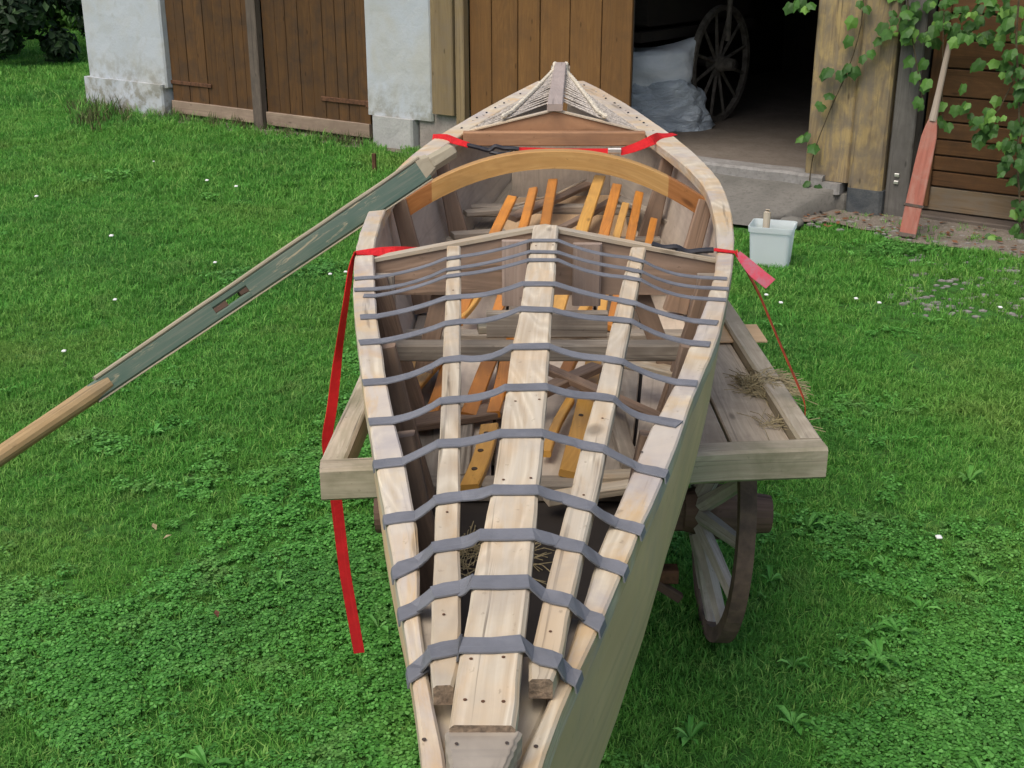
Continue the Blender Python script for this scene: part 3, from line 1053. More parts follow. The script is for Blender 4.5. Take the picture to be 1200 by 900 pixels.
DH = list(np.arange(1.02, 6.87, .13))
for side in (-1, 1):
    outer, inner = [], []
    Ds_ = [.72] + DH + [6.93]
    secs = []
    for D in Ds_:
        if D < 1: xg, xc = axis(D) + side * .006, axis(D) + side * .004
        elif D > 6.9: xg, xc = axis(D) + side * .02, axis(D) + side * .015
        else:
            xg = XLO(D) + .006 if side < 0 else XRO(D) - .006
            xc = chine(D, side)
        zt = GZ(D) - .039; zb = botz(D)
        rows = []
        for t in np.linspace(0, 1, 6):
            bul = .018 * math.sin(math.pi * t) * min(1, abs(xg - axis(D)) * 4)
            rows.append(Vector((xg + (xc - xg) * t + side * bul, D, zt + (zb - zt) * t)))
        for t in np.linspace(1, 0, 6):
            bul = .018 * math.sin(math.pi * t) * min(1, abs(xg - axis(D)) * 4)
            tt = .012 if D > 1 and D < 6.9 else .003
            rows.append(Vector((xg + (xc - xg) * t + side * (bul - tt), D, zt + (zb - zt) * t + .001)))
        secs.append(rows)
    mb = MB(); mb.sweep(secs)
    # material: outer faces first five columns, inner faces the rest
    n = 12
    for fi in range(len(mb.f)):
        k = fi % n if fi < (len(secs) - 1) * n else 5
        mb.mi[fi] = 0 if k < 5 else 1
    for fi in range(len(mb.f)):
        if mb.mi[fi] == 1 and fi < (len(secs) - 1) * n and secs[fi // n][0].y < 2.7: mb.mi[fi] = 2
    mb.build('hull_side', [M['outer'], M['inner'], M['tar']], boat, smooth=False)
# bottom planks
def bottom(name, fa, fb, D0, D1, z_off, th, mat):
    A, B = [], []
    for D in np.linspace(D0, D1, max(2, int((D1 - D0) / .15))):
        a, b = chine(D, -1) + .012, chine(D, 1) - .012
        A.append(Vector((a + (b - a) * fa, D, botz(D) + z_off))); B.append(Vector((a + (b - a) * fb, D, botz(D) + z_off)))
    return slab(A, B, th, .003).build(name, mat, boat)


bottom('bottom_skin', 0, 1, 1.05, 6.8, .008, .01, M['tar'])
nb = 6
for k in range(nb):
    D0 = 2.84 + random.uniform(0, .03)
    bottom('bottom_plank', k / nb + .006, (k + 1) / nb - .006, D0, 6.2, .038 + random.uniform(-.002, .002), .02, M['inner'] if k % 2 else M['grey'])
# floor timbers
for D, x0, x1, z in ((2.845, 0, 1, .985), (3.9, 0, 1, 1.03), (4.55, 0, 1, 1.05), (5.05, 0, 1, 1.06), (5.5, 0, 1, 1.10)):
    a, b = chine(D, -1) + .01, chine(D, 1) - .01
    beam([Vector((a + (b - a) * x0, D, z)), Vector((a + (b - a) * x1, D, z))], .06, .05, ch=.005).build('floor_timber', M['grey'], boat)
# cross timbers under the bow deck
for D, z, t_, m_, w_ in ((3.05, 1.285, .045, 'grey', .05), (3.32, 1.27, .075, 'grey', .03)):
    xa, xb = XLO(D) + .05, XRO(D) - .05
    if w_ == .03: xa, xb = axis(D) - .17, axis(D) + .17
    beam([Vector((xa, D, z)), Vector((xb, D, z))], w_, t_, ch=.004).build('cross_timber', M[m_], boat)
for xa, za, xb, zb in ((on_y(522, 332, 3.4).x, 1.38, on_y(492, 392, 3.3).x, 1.22), (on_y(742, 338, 3.4).x, 1.38, on_y(792, 394, 3.3).x, 1.22)):
    beam([Vector((xa, 3.44, za)), Vector((xb, 3.40, zb - .12))], .055, .03, up=(0, 1, 0)).build('diagonal_brace', M['rib'], boat)
# ribs
for D in (2.2, 2.72, 3.30, 4.30, 5.18):
    for side in (-1, 1):
        pts = []
        for t in (0, .35, .7, 1):
            xg = (XLO(D) + .012 if side < 0 else XRO(D) - .012); xc = chine(D, side)
            w_ = .075
            x = xg + (xc - xg) * t - side * (.012 + w_ / 2)
            pts.append(Vector((x, D, GZ(D) - .04 + (botz(D) + .05 - GZ(D) + .04) * t)))
        beam(pts, [.055, .06, .075, .09], .032, up=(0, 1, 0), ch=.004).build('rib', M['rib'], boat)

# near deck beam: peaked board with a pale capping edge
D = 3.40
xa, xb = XLI(D) - .0, XRI(D) + .0
axm = (on_z(637, 268, 1.53)).x
zt_ = lambda x: 1.43 + (1.525 - 1.43) * (1 - abs(x - axm) / (max(axm - xa, xb - axm)))
mb = MB(); secs = []
for x in np.linspace(xa + .005, xb - .005, 21):
    secs.append([Vector((x, D + .012, 1.335)), Vector((x, D + .012, zt_(x))), Vector((x, D - .012, zt_(x))), Vector((x, D - .012, 1.335))])
mb.sweep(secs); db = mb.build('deck_beam', M['rib'], boat)
A = [Vector((x, D + .020, zt_(x) + .010)) for x in np.linspace(xa + .002, xb - .002, 21)]
B = [Vector((x, D - .018, zt_(x) + .010)) for x in np.linspace(xa + .002, xb - .002, 21)]
mb = MB(); mb.sweep([[a, b, b - UP * .011, a - UP * .011] for a, b in zip(A, B)]); mb.build('capping_strip', M['pale'], db)
for px0, px1, py in ((588, 620, 280), (672, 706, 278)):
    a, b = on_y(px0, py, 3.36), on_y(px1, py, 3.36)
    c = (a + b) / 2
    zt = min(zt_(c.x) - .012, 1.5)
    MB().box(Vector((c.x, 3.373, (zt + 1.31) / 2)), zt - 1.31, b.x - a.x, .026, .006, (UP, Vector((1, 0, 0)), Vector((0, 1, 0)))).build('cleat', M['beam2'], boat)
    cc = Vector((c.x, 3.374, zt - .0))
for side in (-1, 1):
    x = (xa + .035) if side < 0 else (xb - .035)
    MB().box(Vector((x, 3.33, 1.31)), .20, .055, .04, .005, (UP, Vector((1, 0, 0)), Vector((0, 1, 0)))).build('rib_head', M['grey'], boat)


def px_board(name, rows, zf, th, mat, parent=boat, ch=.004, jit=.001, n=22):
    """board read from (row, left x, right x) along its length; lies on the surface z = zf(y)"""
    rows = sorted(rows)
    ys_ = np.linspace(rows[0][0], rows[-1][0], n)
    A = [unp(float(np.interp(y, [r[0] for r in rows], [r[1] for r in rows])), y, zf) for y in ys_]
    B = [unp(float(np.interp(y, [r[0] for r in rows], [r[2] for r in rows])), y, zf) for y in ys_]
    mb = MB(); mb.capmi = 1
    return slab(A[::-1], B[::-1], th, ch, mb=mb, jit=jit).build(name, [mat, M['endgrain']], parent)


SZ = lambda D: GZ(D) + (RZ(D) - GZ(D)) * .62
px_board('centre_plank', [(850, 527, 605), (760, 539, 612), (700, 551, 619), (660, 557, 624), (605, 570, 629), (575, 576, 630), (545, 581, 634), (485, 589, 639), (400, 601, 645), (365, 610, 646), (330, 614, 651), (290, 621, 652), (264, 625, 655)], RZ, .024, M['pale'], ch=.005)
px_board('deck_stringer', [(803, 508, 532), (799, 504, 536), (794, 503, 537), (760, 504, 539), (685, 507, 540), (640, 509, 539), (560, 512, 539), (475, 517, 539.5), (425, 519, 540), (350, 522, 540), (288, 524, 540)], SZ, .028, M['pale'])
px_board('deck_stringer', [(796, 619, 648), (792, 616, 651), (786, 616, 653), (760, 623, 660), (710, 634, 668), (680, 641, 676), (630, 654, 687), (570, 670, 701), (510, 684, 713), (450, 701, 726), (400, 712, 735), (350, 724, 745), (290, 739, 757)], SZ, .028, M['pale'])
# bow plate, filler boards and end plate
px_board('bow_plate', [(960, 545, 585), (900, 520, 610), (860, 512, 625), (800, 498, 652), (770, 495, 668)], lambda D: 1.425, .02, M['thwart' if False else 'gun'])
px_board('filler_board', [(790, 497, 525), (740, 489, 520), (700, 488, 512)], lambda D: 1.438, .02, M['grey'])
px_board('filler_board', [(815, 640, 652), (760, 655, 672), (725, 668, 684)], lambda D: 1.438, .02, M['grey'])
px_board('end_plate', [(965, 541, 570), (900, 527, 594), (857, 521, 611)], lambda D: 1.489, .03, M['grey'])
for (px, py) in ((535, 872), (594, 871)):
    c = unp(px, py, lambda D: 1.4905)
    lathe([(0, .0022), (.0006, .0022)], 8, 'Z').build('nail_head', M['iron'], boat, local=True).location = c - Vector((.1, 4.0, .95)) + UP * .0005
for (px, py) in ((497, 867), (628, 875), (703, 560), (752, 530)):
    c = unp(px, py, lambda D: 1.451)
    lathe([(0, .0028), (.0006, .0028)], 8, 'Z').build('nail_head', M['iron'], boat, local=True).location = c - Vector((.1, 4.0, .95)) + UP * .0005

for (px, py) in ((552, 772), (590, 770), (545, 820), (566, 822), (590, 822), (632, 468), (604, 470), (648, 287), (628, 288), (622, 560), (590, 562)):
    c = unp(px, py, lambda D: RZ(D) + .0008)
    lathe([(0, .0024), (.0006, .0024)], 8, 'Z').build('nail_head', M['rust'], boat, local=True).location = c - Vector((.1, 4.0, .95))
for (px, py) in ((528, 470), (531, 340), (524, 600), (748, 315), (706, 490), (684, 580), (520, 720), (645, 740)):
    c = unp(px, py, lambda D: SZ(D) + .0008)
    lathe([(0, .0022), (.0006, .0022)], 8, 'Z').build('nail_head', M['rust'], boat, local=True).location = c - Vector((.1, 4.0, .95))
# webbing bands over the deck, each read at its supports: g gunwale, s stringer, c centre plank
BANDS = [
    [(415, 327, 'g'), (441, 325, 'g'), (522, 304, 's'), (540, 301, 's'), (622, 282, 'c'), (654, 282, 'c'), (737, 302, 's'), (755, 308, 's'), (820, 325, 'g'), (852, 327, 'g')],
    [(415, 340, 'g'), (440, 339, 'g'), (522, 317, 's'), (540, 314, 's'), (621, 295, 'c'), (654, 296, 'c'), (735, 315, 's'), (753, 320, 's'), (822, 337, 'g'), (854, 339, 'g')],
    [(426, 347, 'g'), (440, 347, 'g'), (522, 325, 's'), (540, 322, 's'), (620, 305, 'c'), (654, 305, 'c'), (732, 325, 's'), (751, 329, 's'), (822, 350, 'g'), (851, 352, 'g')],
    [(422, 372, 'g'), (442, 371, 'g'), (522, 350, 's'), (540, 348, 's'), (612, 333, 'c'), (651, 333, 'c'), (727, 352, 's'), (746, 357, 's'), (812, 376, 'g'), (841, 379, 'g')],
    [(421, 402, 'g'), (447, 400, 'g'), (522, 380, 's'), (540, 377, 's'), (610, 362, 'c'), (647, 364, 'c'), (720, 374, 's'), (740, 377, 's'), (808, 402, 'g'), (832, 404, 'g')],
    [(425, 449, 'g'), (453, 447, 'g'), (519, 423, 's'), (540, 420, 's'), (600, 407, 'c'), (643, 406, 'c'), (708, 420, 's'), (730, 425, 's'), (792, 448, 'g'), (817, 450, 'g')],
    [(432, 495, 'g'), (460, 493, 'g'), (516, 471, 's'), (540, 468, 's'), (592, 455, 'c'), (641, 454, 'c'), (698, 464, 's'), (719, 468, 's'), (770, 492, 'g'), (796, 498, 'g')],
    [(440, 545, 'g'), (472, 541, 'g'), (513, 521, 's'), (540, 519, 's'), (585, 509, 'c'), (635, 508, 'c'), (681, 521, 's'), (707, 527, 's'), (749, 548, 'g'), (780, 556, 'g')],
    [(450, 610, 'g'), (487, 604, 'g'), (510, 588, 's'), (541, 581, 's'), (577, 575, 'c'), (630, 575, 'c'), (664, 584, 's'), (695, 597, 's'), (722, 612, 'g'), (753, 622, 'g')],
    [(460, 673, 'g'), (491, 656, 'g'), (507, 644, 's'), (541, 636, 's'), (562, 628, 'c'), (625, 627, 'c'), (653, 634, 's'), (683, 644, 's'), (702, 657, 'g'), (735, 669, 'g')],
    [(470, 721, 'g'), (489, 709, 'g'), (507, 697, 's'), (540, 687, 's'), (553, 684, 'c'), (619, 683, 'c'), (636, 695, 's'), (668, 707, 's'), (684, 718, 'g'), (706, 733, 'g')],
    [(481, 792, 'g'), (494, 778, 'g'), (504, 768, 's'), (538, 757, 's'), (540, 758, 'c'), (612, 757, 'c'), (624, 763, 's'), (656, 779, 's'), (662, 786, 'g'), (677, 796, 'g')],
]
ZS = {'g': lambda D: GZ(D) + .0015, 's': lambda D: SZ(D) + .0015, 'c': lambda D: RZ(D) + .0015}
for bi, b in enumerate(BANDS):
    P = [unp(x, y, ZS[k]) for x, y, k in b]
    base = P[:]
    pts = []
    for i in range(len(P) - 1):
        m_ = 5 if b[i][2] != b[i + 1][2] else 2
        sg_ = random.uniform(.35, 1.15)
        if (P[i] - P[i + 1]).length < .035: m_ = 1
        for k in range(m_):
            t = k / m_
            q = P[i].lerp(P[i + 1], t)
            if m_ == 5 and k: q = q - UP * ((.010 if bi < 7 else .0025) * sg_ * 4 * t * (1 - t)) + Vector((0, random.uniform(-.0015, .0015), 0))
            pts.append(q)
    pts.append(P[-1])
    for q in range(1, len(pts) - 1): pts[q].y = (pts[q - 1].y + 2 * pts[q].y + pts[q + 1].y) / 4
    drop = .010
    tl = Vector((XLO(P[0].y + .05) - XLO(P[0].y - .05), .10, 0)).normalized()
    tr_ = Vector((XRO(P[-1].y + .05) - XRO(P[-1].y - .05), .10, 0)).normalized()
    if bi > 1:
        P0_ = Vector((XLO(P[0].y) - .001, P[0].y, P[0].z)); P1_ = Vector((XRO(P[-1].y) + .001, P[-1].y, P[-1].z))
        if bi > 6: pts = [P0_ + Vector((-.003, 0, -.008)), P0_ + Vector((-.002, 0, 0))] + pts[1:-1] + [P1_ + Vector((.002, 0, 0)), P1_ + Vector((.004, 0, -drop))]
    wd = .034 if bi > 2 else .026
    mb = MB(); secs = []
    for i, p_ in enumerate(pts):
        t = (pts[min(i + 1, len(pts) - 1)] - pts[max(i - 1, 0)]).normalized()
        s = Vector((0, 1, 0)); s = (s - t * s.dot(t)).normalized()
        u = t.cross(s)
        if u.z < 0: u = -u
        if bi > 6 and (i < 2 or i > len(pts) - 3):
            s = tl if i < 2 else tr_
            u = Vector((-s.y, s.x, 0)) if i < 2 else Vector((s.y, -s.x, 0))
            if i in (1, len(pts) - 2): u = (u + UP).normalized()
        w2 = wd / 2 * random.uniform(.96, 1.03)
        secs.append([p_ + s * w2, p_ + s * w2 + u * .0025, p_ - s * w2 + u * .0025, p_ - s * w2])
    mb.sweep(secs); mb.build('webbing_band', M['band'], boat)

# arched thwart
mb = MB(); secs = []
AD = 4.32
x0, x1 = on_y(474, 238, AD).x, on_y(826, 222, AD).x
for t in np.linspace(-1, 1, 33):
    x = (x0 + x1) / 2 + (x1 - x0) / 2 * t
    z = 1.375 + .175 * (1 - abs(t) ** 2.1)
    h_ = .058 + .012 * abs(t)
    secs.append([Vector((x, AD + .028, z - h_ / 2)), Vector((x, AD + .028, z + h_ / 2)), Vector((x, AD + .022, z + h_ / 2 + .003)), Vector((x, AD - .022, z + h_ / 2 + .003)), Vector((x, AD - .028, z + h_ / 2)), Vector((x, AD - .028, z - h_ / 2))])
mb.sweep(secs)
for fi in range(32 * 6):
    if fi // 6 < 3 or fi // 6 > 27: mb.mi[fi] = 1
mb.build('arched_thwart', [M['thwart'], M['thwartend']], boat)

# far deck beam (two boards)
FD = 5.45
xa, xb = XLI(FD), XRI(FD)
xm = on_y(650, 128, FD).x
mb = MB(); secs = []
for x in np.linspace(xa, xb, 15):
    z = 1.452 + .095 * (1 - abs(x - xm) / ((xb - xa) / 2))
    secs.append([Vector((x, FD + .03, 1.44)), Vector((x, FD + .03, z)), Vector((x, FD + .0, z)), Vector((x, FD + .0, 1.44))])
mb.sweep(secs); mb.build('deck_beam', M['beam'], boat)
beam([Vector((xa, FD - .03, 1.436)), Vector((xb, FD - .03, 1.436))], .05, .06, ch=.004).build('cross_board', M['beam'], boat)
mb = MB(); secs = []
for x in np.linspace(xa, xb, 15):
    z = 1.455 + .095 * (1 - abs(x - xm) / ((xb - xa) / 2))
    secs.append([Vector((x, FD + .035, z)), Vector((x, FD + .035, z + .006)), Vector((x, FD - .008, z + .006)), Vector((x, FD - .008, z))])
mb.sweep(secs); mb.build('capping_strip', M['pale'], boat)
# bulkhead-like boards behind under the far deck
MB().box(Vector((axis(5.75), 5.75, 1.26)), .30, .46, .02, .004, (UP, Vector((1, 0, 0)), Vector((0, 1, 0)))).build('bulkhead', M['inner'], boat)
# far ridge batten and tip block
tipD = 6.88
tipx = on_y(657, 76, tipD).x
bat = [Vector((xm, FD - .02, 1.567)), Vector(((xm + tipx) / 2, (FD + tipD) / 2, 1.575)), Vector((tipx, tipD, 1.585))]
beam(bat, [.068, .066, .062], .03, ch=.004).build('ridge_batten', M['grey'] if False else wood('pinkish_grey_wood', (.42, .35, .31), (.30, .24, .21), (.22, .19, .17), .4), boat)
MB().box(Vector((tipx, tipD + .0, 1.545)), .10, .06, .07, .01, (Vector((1, 0, 0)), Vector((0, 1, 0)), UP)).build('tip_block', M['grey'], boat)
# lacing cords and the two knotted ropes
for side in (-1, 1):
    G = lambda D: Vector((XLI(D) + .006 if side < 0 else XRI(D) - .006, D, GZ(D) - .004))
    def ridge(D):
        f = (D - FD) / (tipD - FD)
        return Vector((xm + (tipx - xm) * f + side * .03, D, 1.565 + .016 * f))
    mid = []
    for k in range(17):
        f = k / 16
        D = FD + .03 + (tipD - .15 - FD) * f
        a = G(min(D, 6.8)); r = ridge(min(D + .05, tipD))
        fm = .52 + .05 * f
        q = a.lerp(r, fm) + UP * .004
        mid.append(q)
        for dd in (-.012, .03):
            e0 = a + Vector((0, dd + random.uniform(-.01, .01), 0))
            e1 = ridge(min(D + .16 + random.uniform(-.03, .03), tipD)) + Vector((0, 0, -.005))
            qq = q + Vector((0, dd, 0))
            tube([e0, qq, e1], .0032, 5).build('lacing_cord', M['rope'], boat)
    # knotted rope
    pts = smooth_path([G(FD + .0).lerp(ridge(FD), .45) + UP * .022] + [m_ + UP * .012 for m_ in mid[1:]] + [ridge(tipD) + UP * .012], 90, 1)
    tube(pts, [.006 + .007 * abs(math.sin(i * .80)) for i in range(90)], 7).build('knotted_rope', M['palerope'], boat)
    for k in range(22):
        if random.random() < .35: continue
        D = FD + .05 + (6.75 - FD) * k / 21.5
        xo = (XLO(D) + XLI(D)) / 2 if side < 0 else (XRO(D) + XRI(D)) / 2
        mb = MB(); mb.box(Vector((xo + random.uniform(-.006, .006), D, GZ(D) + .002)), .009, .012, .006, .002)
        mb.build('lacing_knot', M['black'] if k % 2 else M['rope'], boat)

# ------------------------------------------------------------------ straps
SY = 3.52
st1 = thing('tie_down_strap', (axis(SY), SY, 1.45), 'red tie-down strap just behind the webbing, its long tail hanging down beside the wagon', 'strap')


def ribbon(pts, w_, th=.0025, normals=None, side=Vector((0, 1, 0)), parent=None, name='webbing', mat=None, n=None, ww=None):
    mb = MB(); secs = []
    pts = [Vector(p) for p in pts]
    if n: pts = smooth_path(pts, n, 1)
    N_ = len(pts)
    for i, p_ in enumerate(pts):
        t = (pts[min(i + 1, N_ - 1)] - pts[max(i - 1, 0)]).normalized()
        sd_ = side(i / (N_ - 1)) if callable(side) else side
        s = (sd_ - t * sd_.dot(t)).normalized(); u = t.cross(s)
        wv2 = (ww(i / (N_ - 1)) if ww else w_) / 2
        secs.append([p_ + s * wv2 + u * th / 2, p_ - s * wv2 + u * th / 2, p_ - s * wv2 - u * th / 2, p_ + s * wv2 - u * th / 2])
    mb.sweep(secs)
    return mb.build(name, mat or M['red'], parent)


xl, xr = XLO(SY), XRO(SY)
gl = unp(416, 298, GZ); gl2 = unp(440, 297, GZ)
ry = gl.y
w1 = on_y(497, 297, ry + .05)
ribbon([gl + Vector((.003, 0, .004)), gl2 + UP * .006, w1 + UP * .0, Vector((axis(SY), ry + .08, 1.41))], .035, n=16, parent=st1, side=lambda t: Vector((0, 1 - .9 * min(1, t * 3), 1.0 * min(1, t * 3))))
lr = on_z(386, 497, BZ)
tail_end = on_y(421, 765, 3.30)
m1 = on_y(406, 350, ry - .05)
ribbon([gl + Vector((.003, 0, .006)), gl + Vector((-.006, 0, 0)), m1, on_y(397, 410, 3.42), on_y(389, 480, 3.34), lr + Vector((-.012, 0, -.05)), on_y(393, 578, 3.30), on_y(404, 670, 3.30), tail_end], .034, n=46, parent=st1, name='tail',
       side=lambda t: Vector((.25 + .75 * t, 1 - .95 * min(1, t * 1.4), 0)))
# right side of the same strap: black hook and red end, tag flap and thin line to the rail
hk = [on_y(764, 286, ry), on_y(778, 291, ry), on_y(792, 289, ry), on_y(805, 296, ry), on_y(820, 294, ry), on_y(836, 293, ry)]
tube(smooth_path(hk, 24, 1), .0085, 7).build('hook_cord', M['black'], st1)
tube(smooth_path([on_y(766, 287, ry), on_y(774, 296, ry - .01), on_y(790, 297, ry - .01), on_y(800, 291, ry)], 16, 1), .006, 6).build('hook_cord', M['black'], st1)
gr0, gr = unp(836, 294, GZ), unp(862, 297, GZ)
ribbon([gr0 + UP * .004, gr + UP * .004, gr + Vector((.008, 0, -.012))], .03, parent=st1)
f0 = gr + Vector((.006, 0, .0))
fl = [f0, on_y(873, 306, ry - .03), on_y(885, 319, ry - .07), on_y(903, 333, ry - .10)]
ribbon(fl, .05, n=10, parent=st1, name='loose_end', mat=M['redtail'], side=Vector((.5, .6, .65)), ww=lambda t: .018 + .022 * min(1, t * 1.6))
rrp = on_z(942, 474, BZ)
ribbon([f0, on_y(890, 345, 3.52), on_y(915, 405, 3.5), rrp + Vector((.008, 0, 0)), rrp + Vector((.004, 0, -.06))], .03, n=24, parent=st1, name='tail', mat=M['rust'] if False else plain('orange_red_webbing', (.50, .07, .03), .7, .3, .2, 30), side=Vector((.18, 1, .1)))

S2 = 5.2
st2 = thing('tie_down_strap', (axis(S2), S2, 1.45), 'red tie-down strap with steel buckle across the boat behind the arched thwart', 'strap')
e0 = unp(507, 162, GZ) + UP * .005
ribbon([e0, unp(520, 162, GZ) + UP * .008, on_y(535, 166, S2), on_y(549, 170, S2)], .03, n=8, parent=st2, side=Vector((0, 1, .8)))
tube(smooth_path([on_y(547, 170, S2), on_y(560, 173, S2), on_y(574, 177, S2), on_y(580, 171, S2), on_y(590, 174, S2), on_y(600, 174, S2), on_y(608, 175, S2)], 30, 1), .010, 7).build('hook_cord', M['black'], st2)
tube(smooth_path([on_y(574, 178, S2), on_y(583, 180, S2 - .01), on_y(594, 180, S2), on_y(603, 173, S2)], 14, 1), .008, 6).build('hook_cord', M['black'], st2)
ribbon([on_y(606, 175.5, S2), on_y(660, 177, S2), on_y(713, 177, S2)], .022, n=8, parent=st2, side=Vector((0, .5, 1)))
ca = on_y(720, 176.5, S2)
MB().box(ca, .055, .02, .022, .004).build('buckle', M['steel'], st2)
ribbon([on_y(727, 178, S2), on_y(745, 173, S2), on_y(765, 164, S2), unp(775, 161, GZ) + UP * .006, unp(791, 158.5, GZ) + UP * .005], .035, n=14, parent=st2, side=lambda t: Vector((0, .3 + .7 * t, 1 - .9 * t)), ww=lambda t: .03 + .014 * math.sin(t * math.pi))

# ------------------------------------------------------------------ loose slats, boards and ply in the boat
def slat(p0, p1, z0, z1, w_, mat, name, label, cat, group=None, th=.02, holes=0):
    a, b = on_z(p0[0], p0[1], z0), on_z(p1[0], p1[1], z1)
    n = 8
    sag = random.uniform(-.01, .01)
    pts = [a.lerp(b, i / (n - 1)) + Vector((sag * math.sin(math.pi * i / (n - 1)), 0, 0)) for i in range(n)]
    up = Vector((random.uniform(-.25, .25), 0, 1))
    r = thing(name, tuple(a), label, cat, group) if holes else None
    mb = beam(pts, w_, th, up=up, ch=.003)
    if not holes:
        o = mb.build(name, mat); tag(o, label, cat, group); return o
    mb.build('board', mat, r)
    for k in range(holes):
        t = (k + .6) / (holes + .4)
        c = a.lerp(b, t) + UP * (th / 2 + .001)
        d = (b - a).normalized()
        lathe([(-.002, .008), (.001, .008)], 10, 'Z').build('hole_shade_disc', M['iron'], r, local=True).location = c - a  # dark disc on the surface stands in for the shade inside a drilled hole
    return r


GRP = 'orange varnished floor slats lying loose in the boat'
SL = [((600, 232), (536, 378), .040, 'orange', 'leftmost of the orange slats reaching under the arched thwart, leaning left'),
      ((625, 222), (577, 385), .038, 'orange', 'second orange slat from the left in the cockpit'),
      ((648, 212), (622, 395), .042, 'orange', 'orange slat rising highest left of the boat centre, third from the left'),
      ((703, 208), (646, 388), .050, 'yellow', 'widest honey slat in the middle of the cockpit slats'),
      ((723, 218), (680, 390), .042, 'orange', 'orange slat just right of the wide honey slat'),
      ((733, 240), (702, 385), .030, 'yellow', 'narrow short honey slat between two orange ones on the right'),
      ((749, 227), (716, 385), .036, 'orange', 'orange slat with a long straight edge, second from the right in the cockpit'),
      ((766, 258), (742, 360), .030, 'orange', 'shortest orange slat at the right side of the cockpit')]
for p0, p1, w_, mt, lab in SL:
    slat(p0, p1, 1.24 if p0[1] < 250 else 1.18, 1.07, w_, M[mt], 'varnished_batten', lab, 'batten', GRP)
SB = [((640, 345), (600, 400), 1.10, 1.07, .040, 'orange', 'orange slat half hidden beneath the centre plank', 0),
      ((692, 345), (668, 384), 1.11, 1.09, .034, 'yellow', 'small honey slat end under the fifth webbing band right of the plank', 0),
      ((610, 420), (598, 462), 1.07, 1.05, .034, 'orange', 'short orange slat close to the left edge of the centre plank', 0),
      ((560, 345), (528, 382), 1.09, 1.07, .036, 'yellow', 'honey slat end crossing under the left deck stringer', 0),
      ((596, 405), (578, 486), 1.06, 1.03, .040, 'orange', 'orange slat left of the centre plank under the seventh webbing band', 0),
      ((577, 415), (549, 488), 1.06, 1.03, .046, 'orange', 'broad rounded orange slat between left stringer and centre plank', 0),
      ((526, 418), (501, 496), 1.05, 1.02, .040, 'orange', 'orange slat under the left deck stringer', 0),
      ((574, 500), (550, 572), 1.02, 1.01, .050, 'yellow', 'honey slat with drilled holes left of the centre plank', 3),
      ((697, 415), (666, 556), 1.05, 1.02, .050, 'yellow', 'long yellow slat with dark drilled holes right of the centre plank', 4),
      ((668, 470), (640, 532), 1.04, 1.02, .026, 'yellow', 'thin yellow slat beside the right edge of the centre plank', 0),
      ((676, 412), (660, 446), 1.06, 1.05, .040, 'orange', 'short orange slat end near the right deck stringer', 0)]
for p0, p1, z0, z1, w_, mt, lab, ho in SB:
    slat(p0, p1, z0, z1, w_, M[mt], 'varnished_batten', lab, 'batten', GRP, holes=ho)
# a light plywood sheet under the slats
q = [on_z(592, 232, 1.12), on_z(728, 228, 1.12), on_z(742, 300, 1.02), on_z(575, 305, 1.02)]
mb = MB(); ctr = sum(q, Vector()) / 4
mb.sweep([[q[0], q[1], q[1] - UP * .009, q[0] - UP * .009], [q[3], q[2], q[2] - UP * .009, q[3] - UP * .009]])
tag(mb.build('plywood_sheet', M['ply']), 'light tan plywood sheet lying under the orange slats in the cockpit', 'board')
LB = [((600, 256), (695, 213), 1.15, 1.17, .05, 'rib', 'dark brown board lying slantwise behind the orange slats'),
      ((658, 268), (722, 232), 1.13, 1.14, .05, 'rib', 'rough brown board crossing under the wide honey slat'),
      ((722, 232), (790, 262), 1.14, 1.12, .045, 'grey', 'grey brown stick leaning against the right hull side'),
      ((545, 250), (606, 245), 1.12, 1.12, .06, 'grey', 'grey block at the left of the cockpit floor, farther one'),
      ((530, 276), (592, 272), 1.10, 1.10, .07, 'grey', 'grey block at the left of the cockpit floor, nearer one'),
      ((640, 432), (795, 500), 1.10, 1.04, .035, 'rib', 'long brown stick lying aslant below the right deck stringer'),
      ((625, 465), (700, 430), 1.07, 1.09, .05, 'rib', 'short brown offcut lying beside the centre plank'),
      ((455, 500), (620, 475), 1.02, 1.03, .075, 'rib', 'wide brown board lying crosswise under the left deck stringer'),
      ((476, 452), (512, 412), 1.06, 1.07, .085, 'yellow', 'wide honey coloured offcut at the left side of the hold'),
      ((700, 560), (782, 556), 1.01, 1.01, .05, 'pale', 'pale short board at the front edge of the floor'),
      ((740, 548), (720, 460), 1.00, 1.00, .05, 'grey', 'grey narrow board lying lengthwise by the right hull side'),
      ((536, 560), (545, 470), 1.00, 1.00, .06, 'grey', 'grey narrow board lying lengthwise by the left stringer'),
      ((640, 585), (740, 570), 1.01, 1.01, .045, 'pale', 'pale splintered board across the floor end right of the centre plank'),
      ((735, 425), (800, 440), 1.10, 1.13, .06, 'pale', 'pale chunky offcut near the right gunwale under the sixth band'),
      ((560, 385), (605, 383), 1.22, 1.22, .05, 'cart', 'small pale board lying on the cross timber left of the plank')]
for p0, p1, z0, z1, w_, mt, lab in LB:
    slat(p0, p1, z0, z1, w_, M[mt], 'timber_offcut', lab, 'board', None, th=.022)
# thin pale stick
o = tube([on_z(585, 246, 1.20), on_z(655, 226, 1.21), on_z(687, 210, 1.22)], .005, 5).build('thin_stick', M['pale'])
tag(o, 'thin pale stick lying across the orange slats', 'stick')

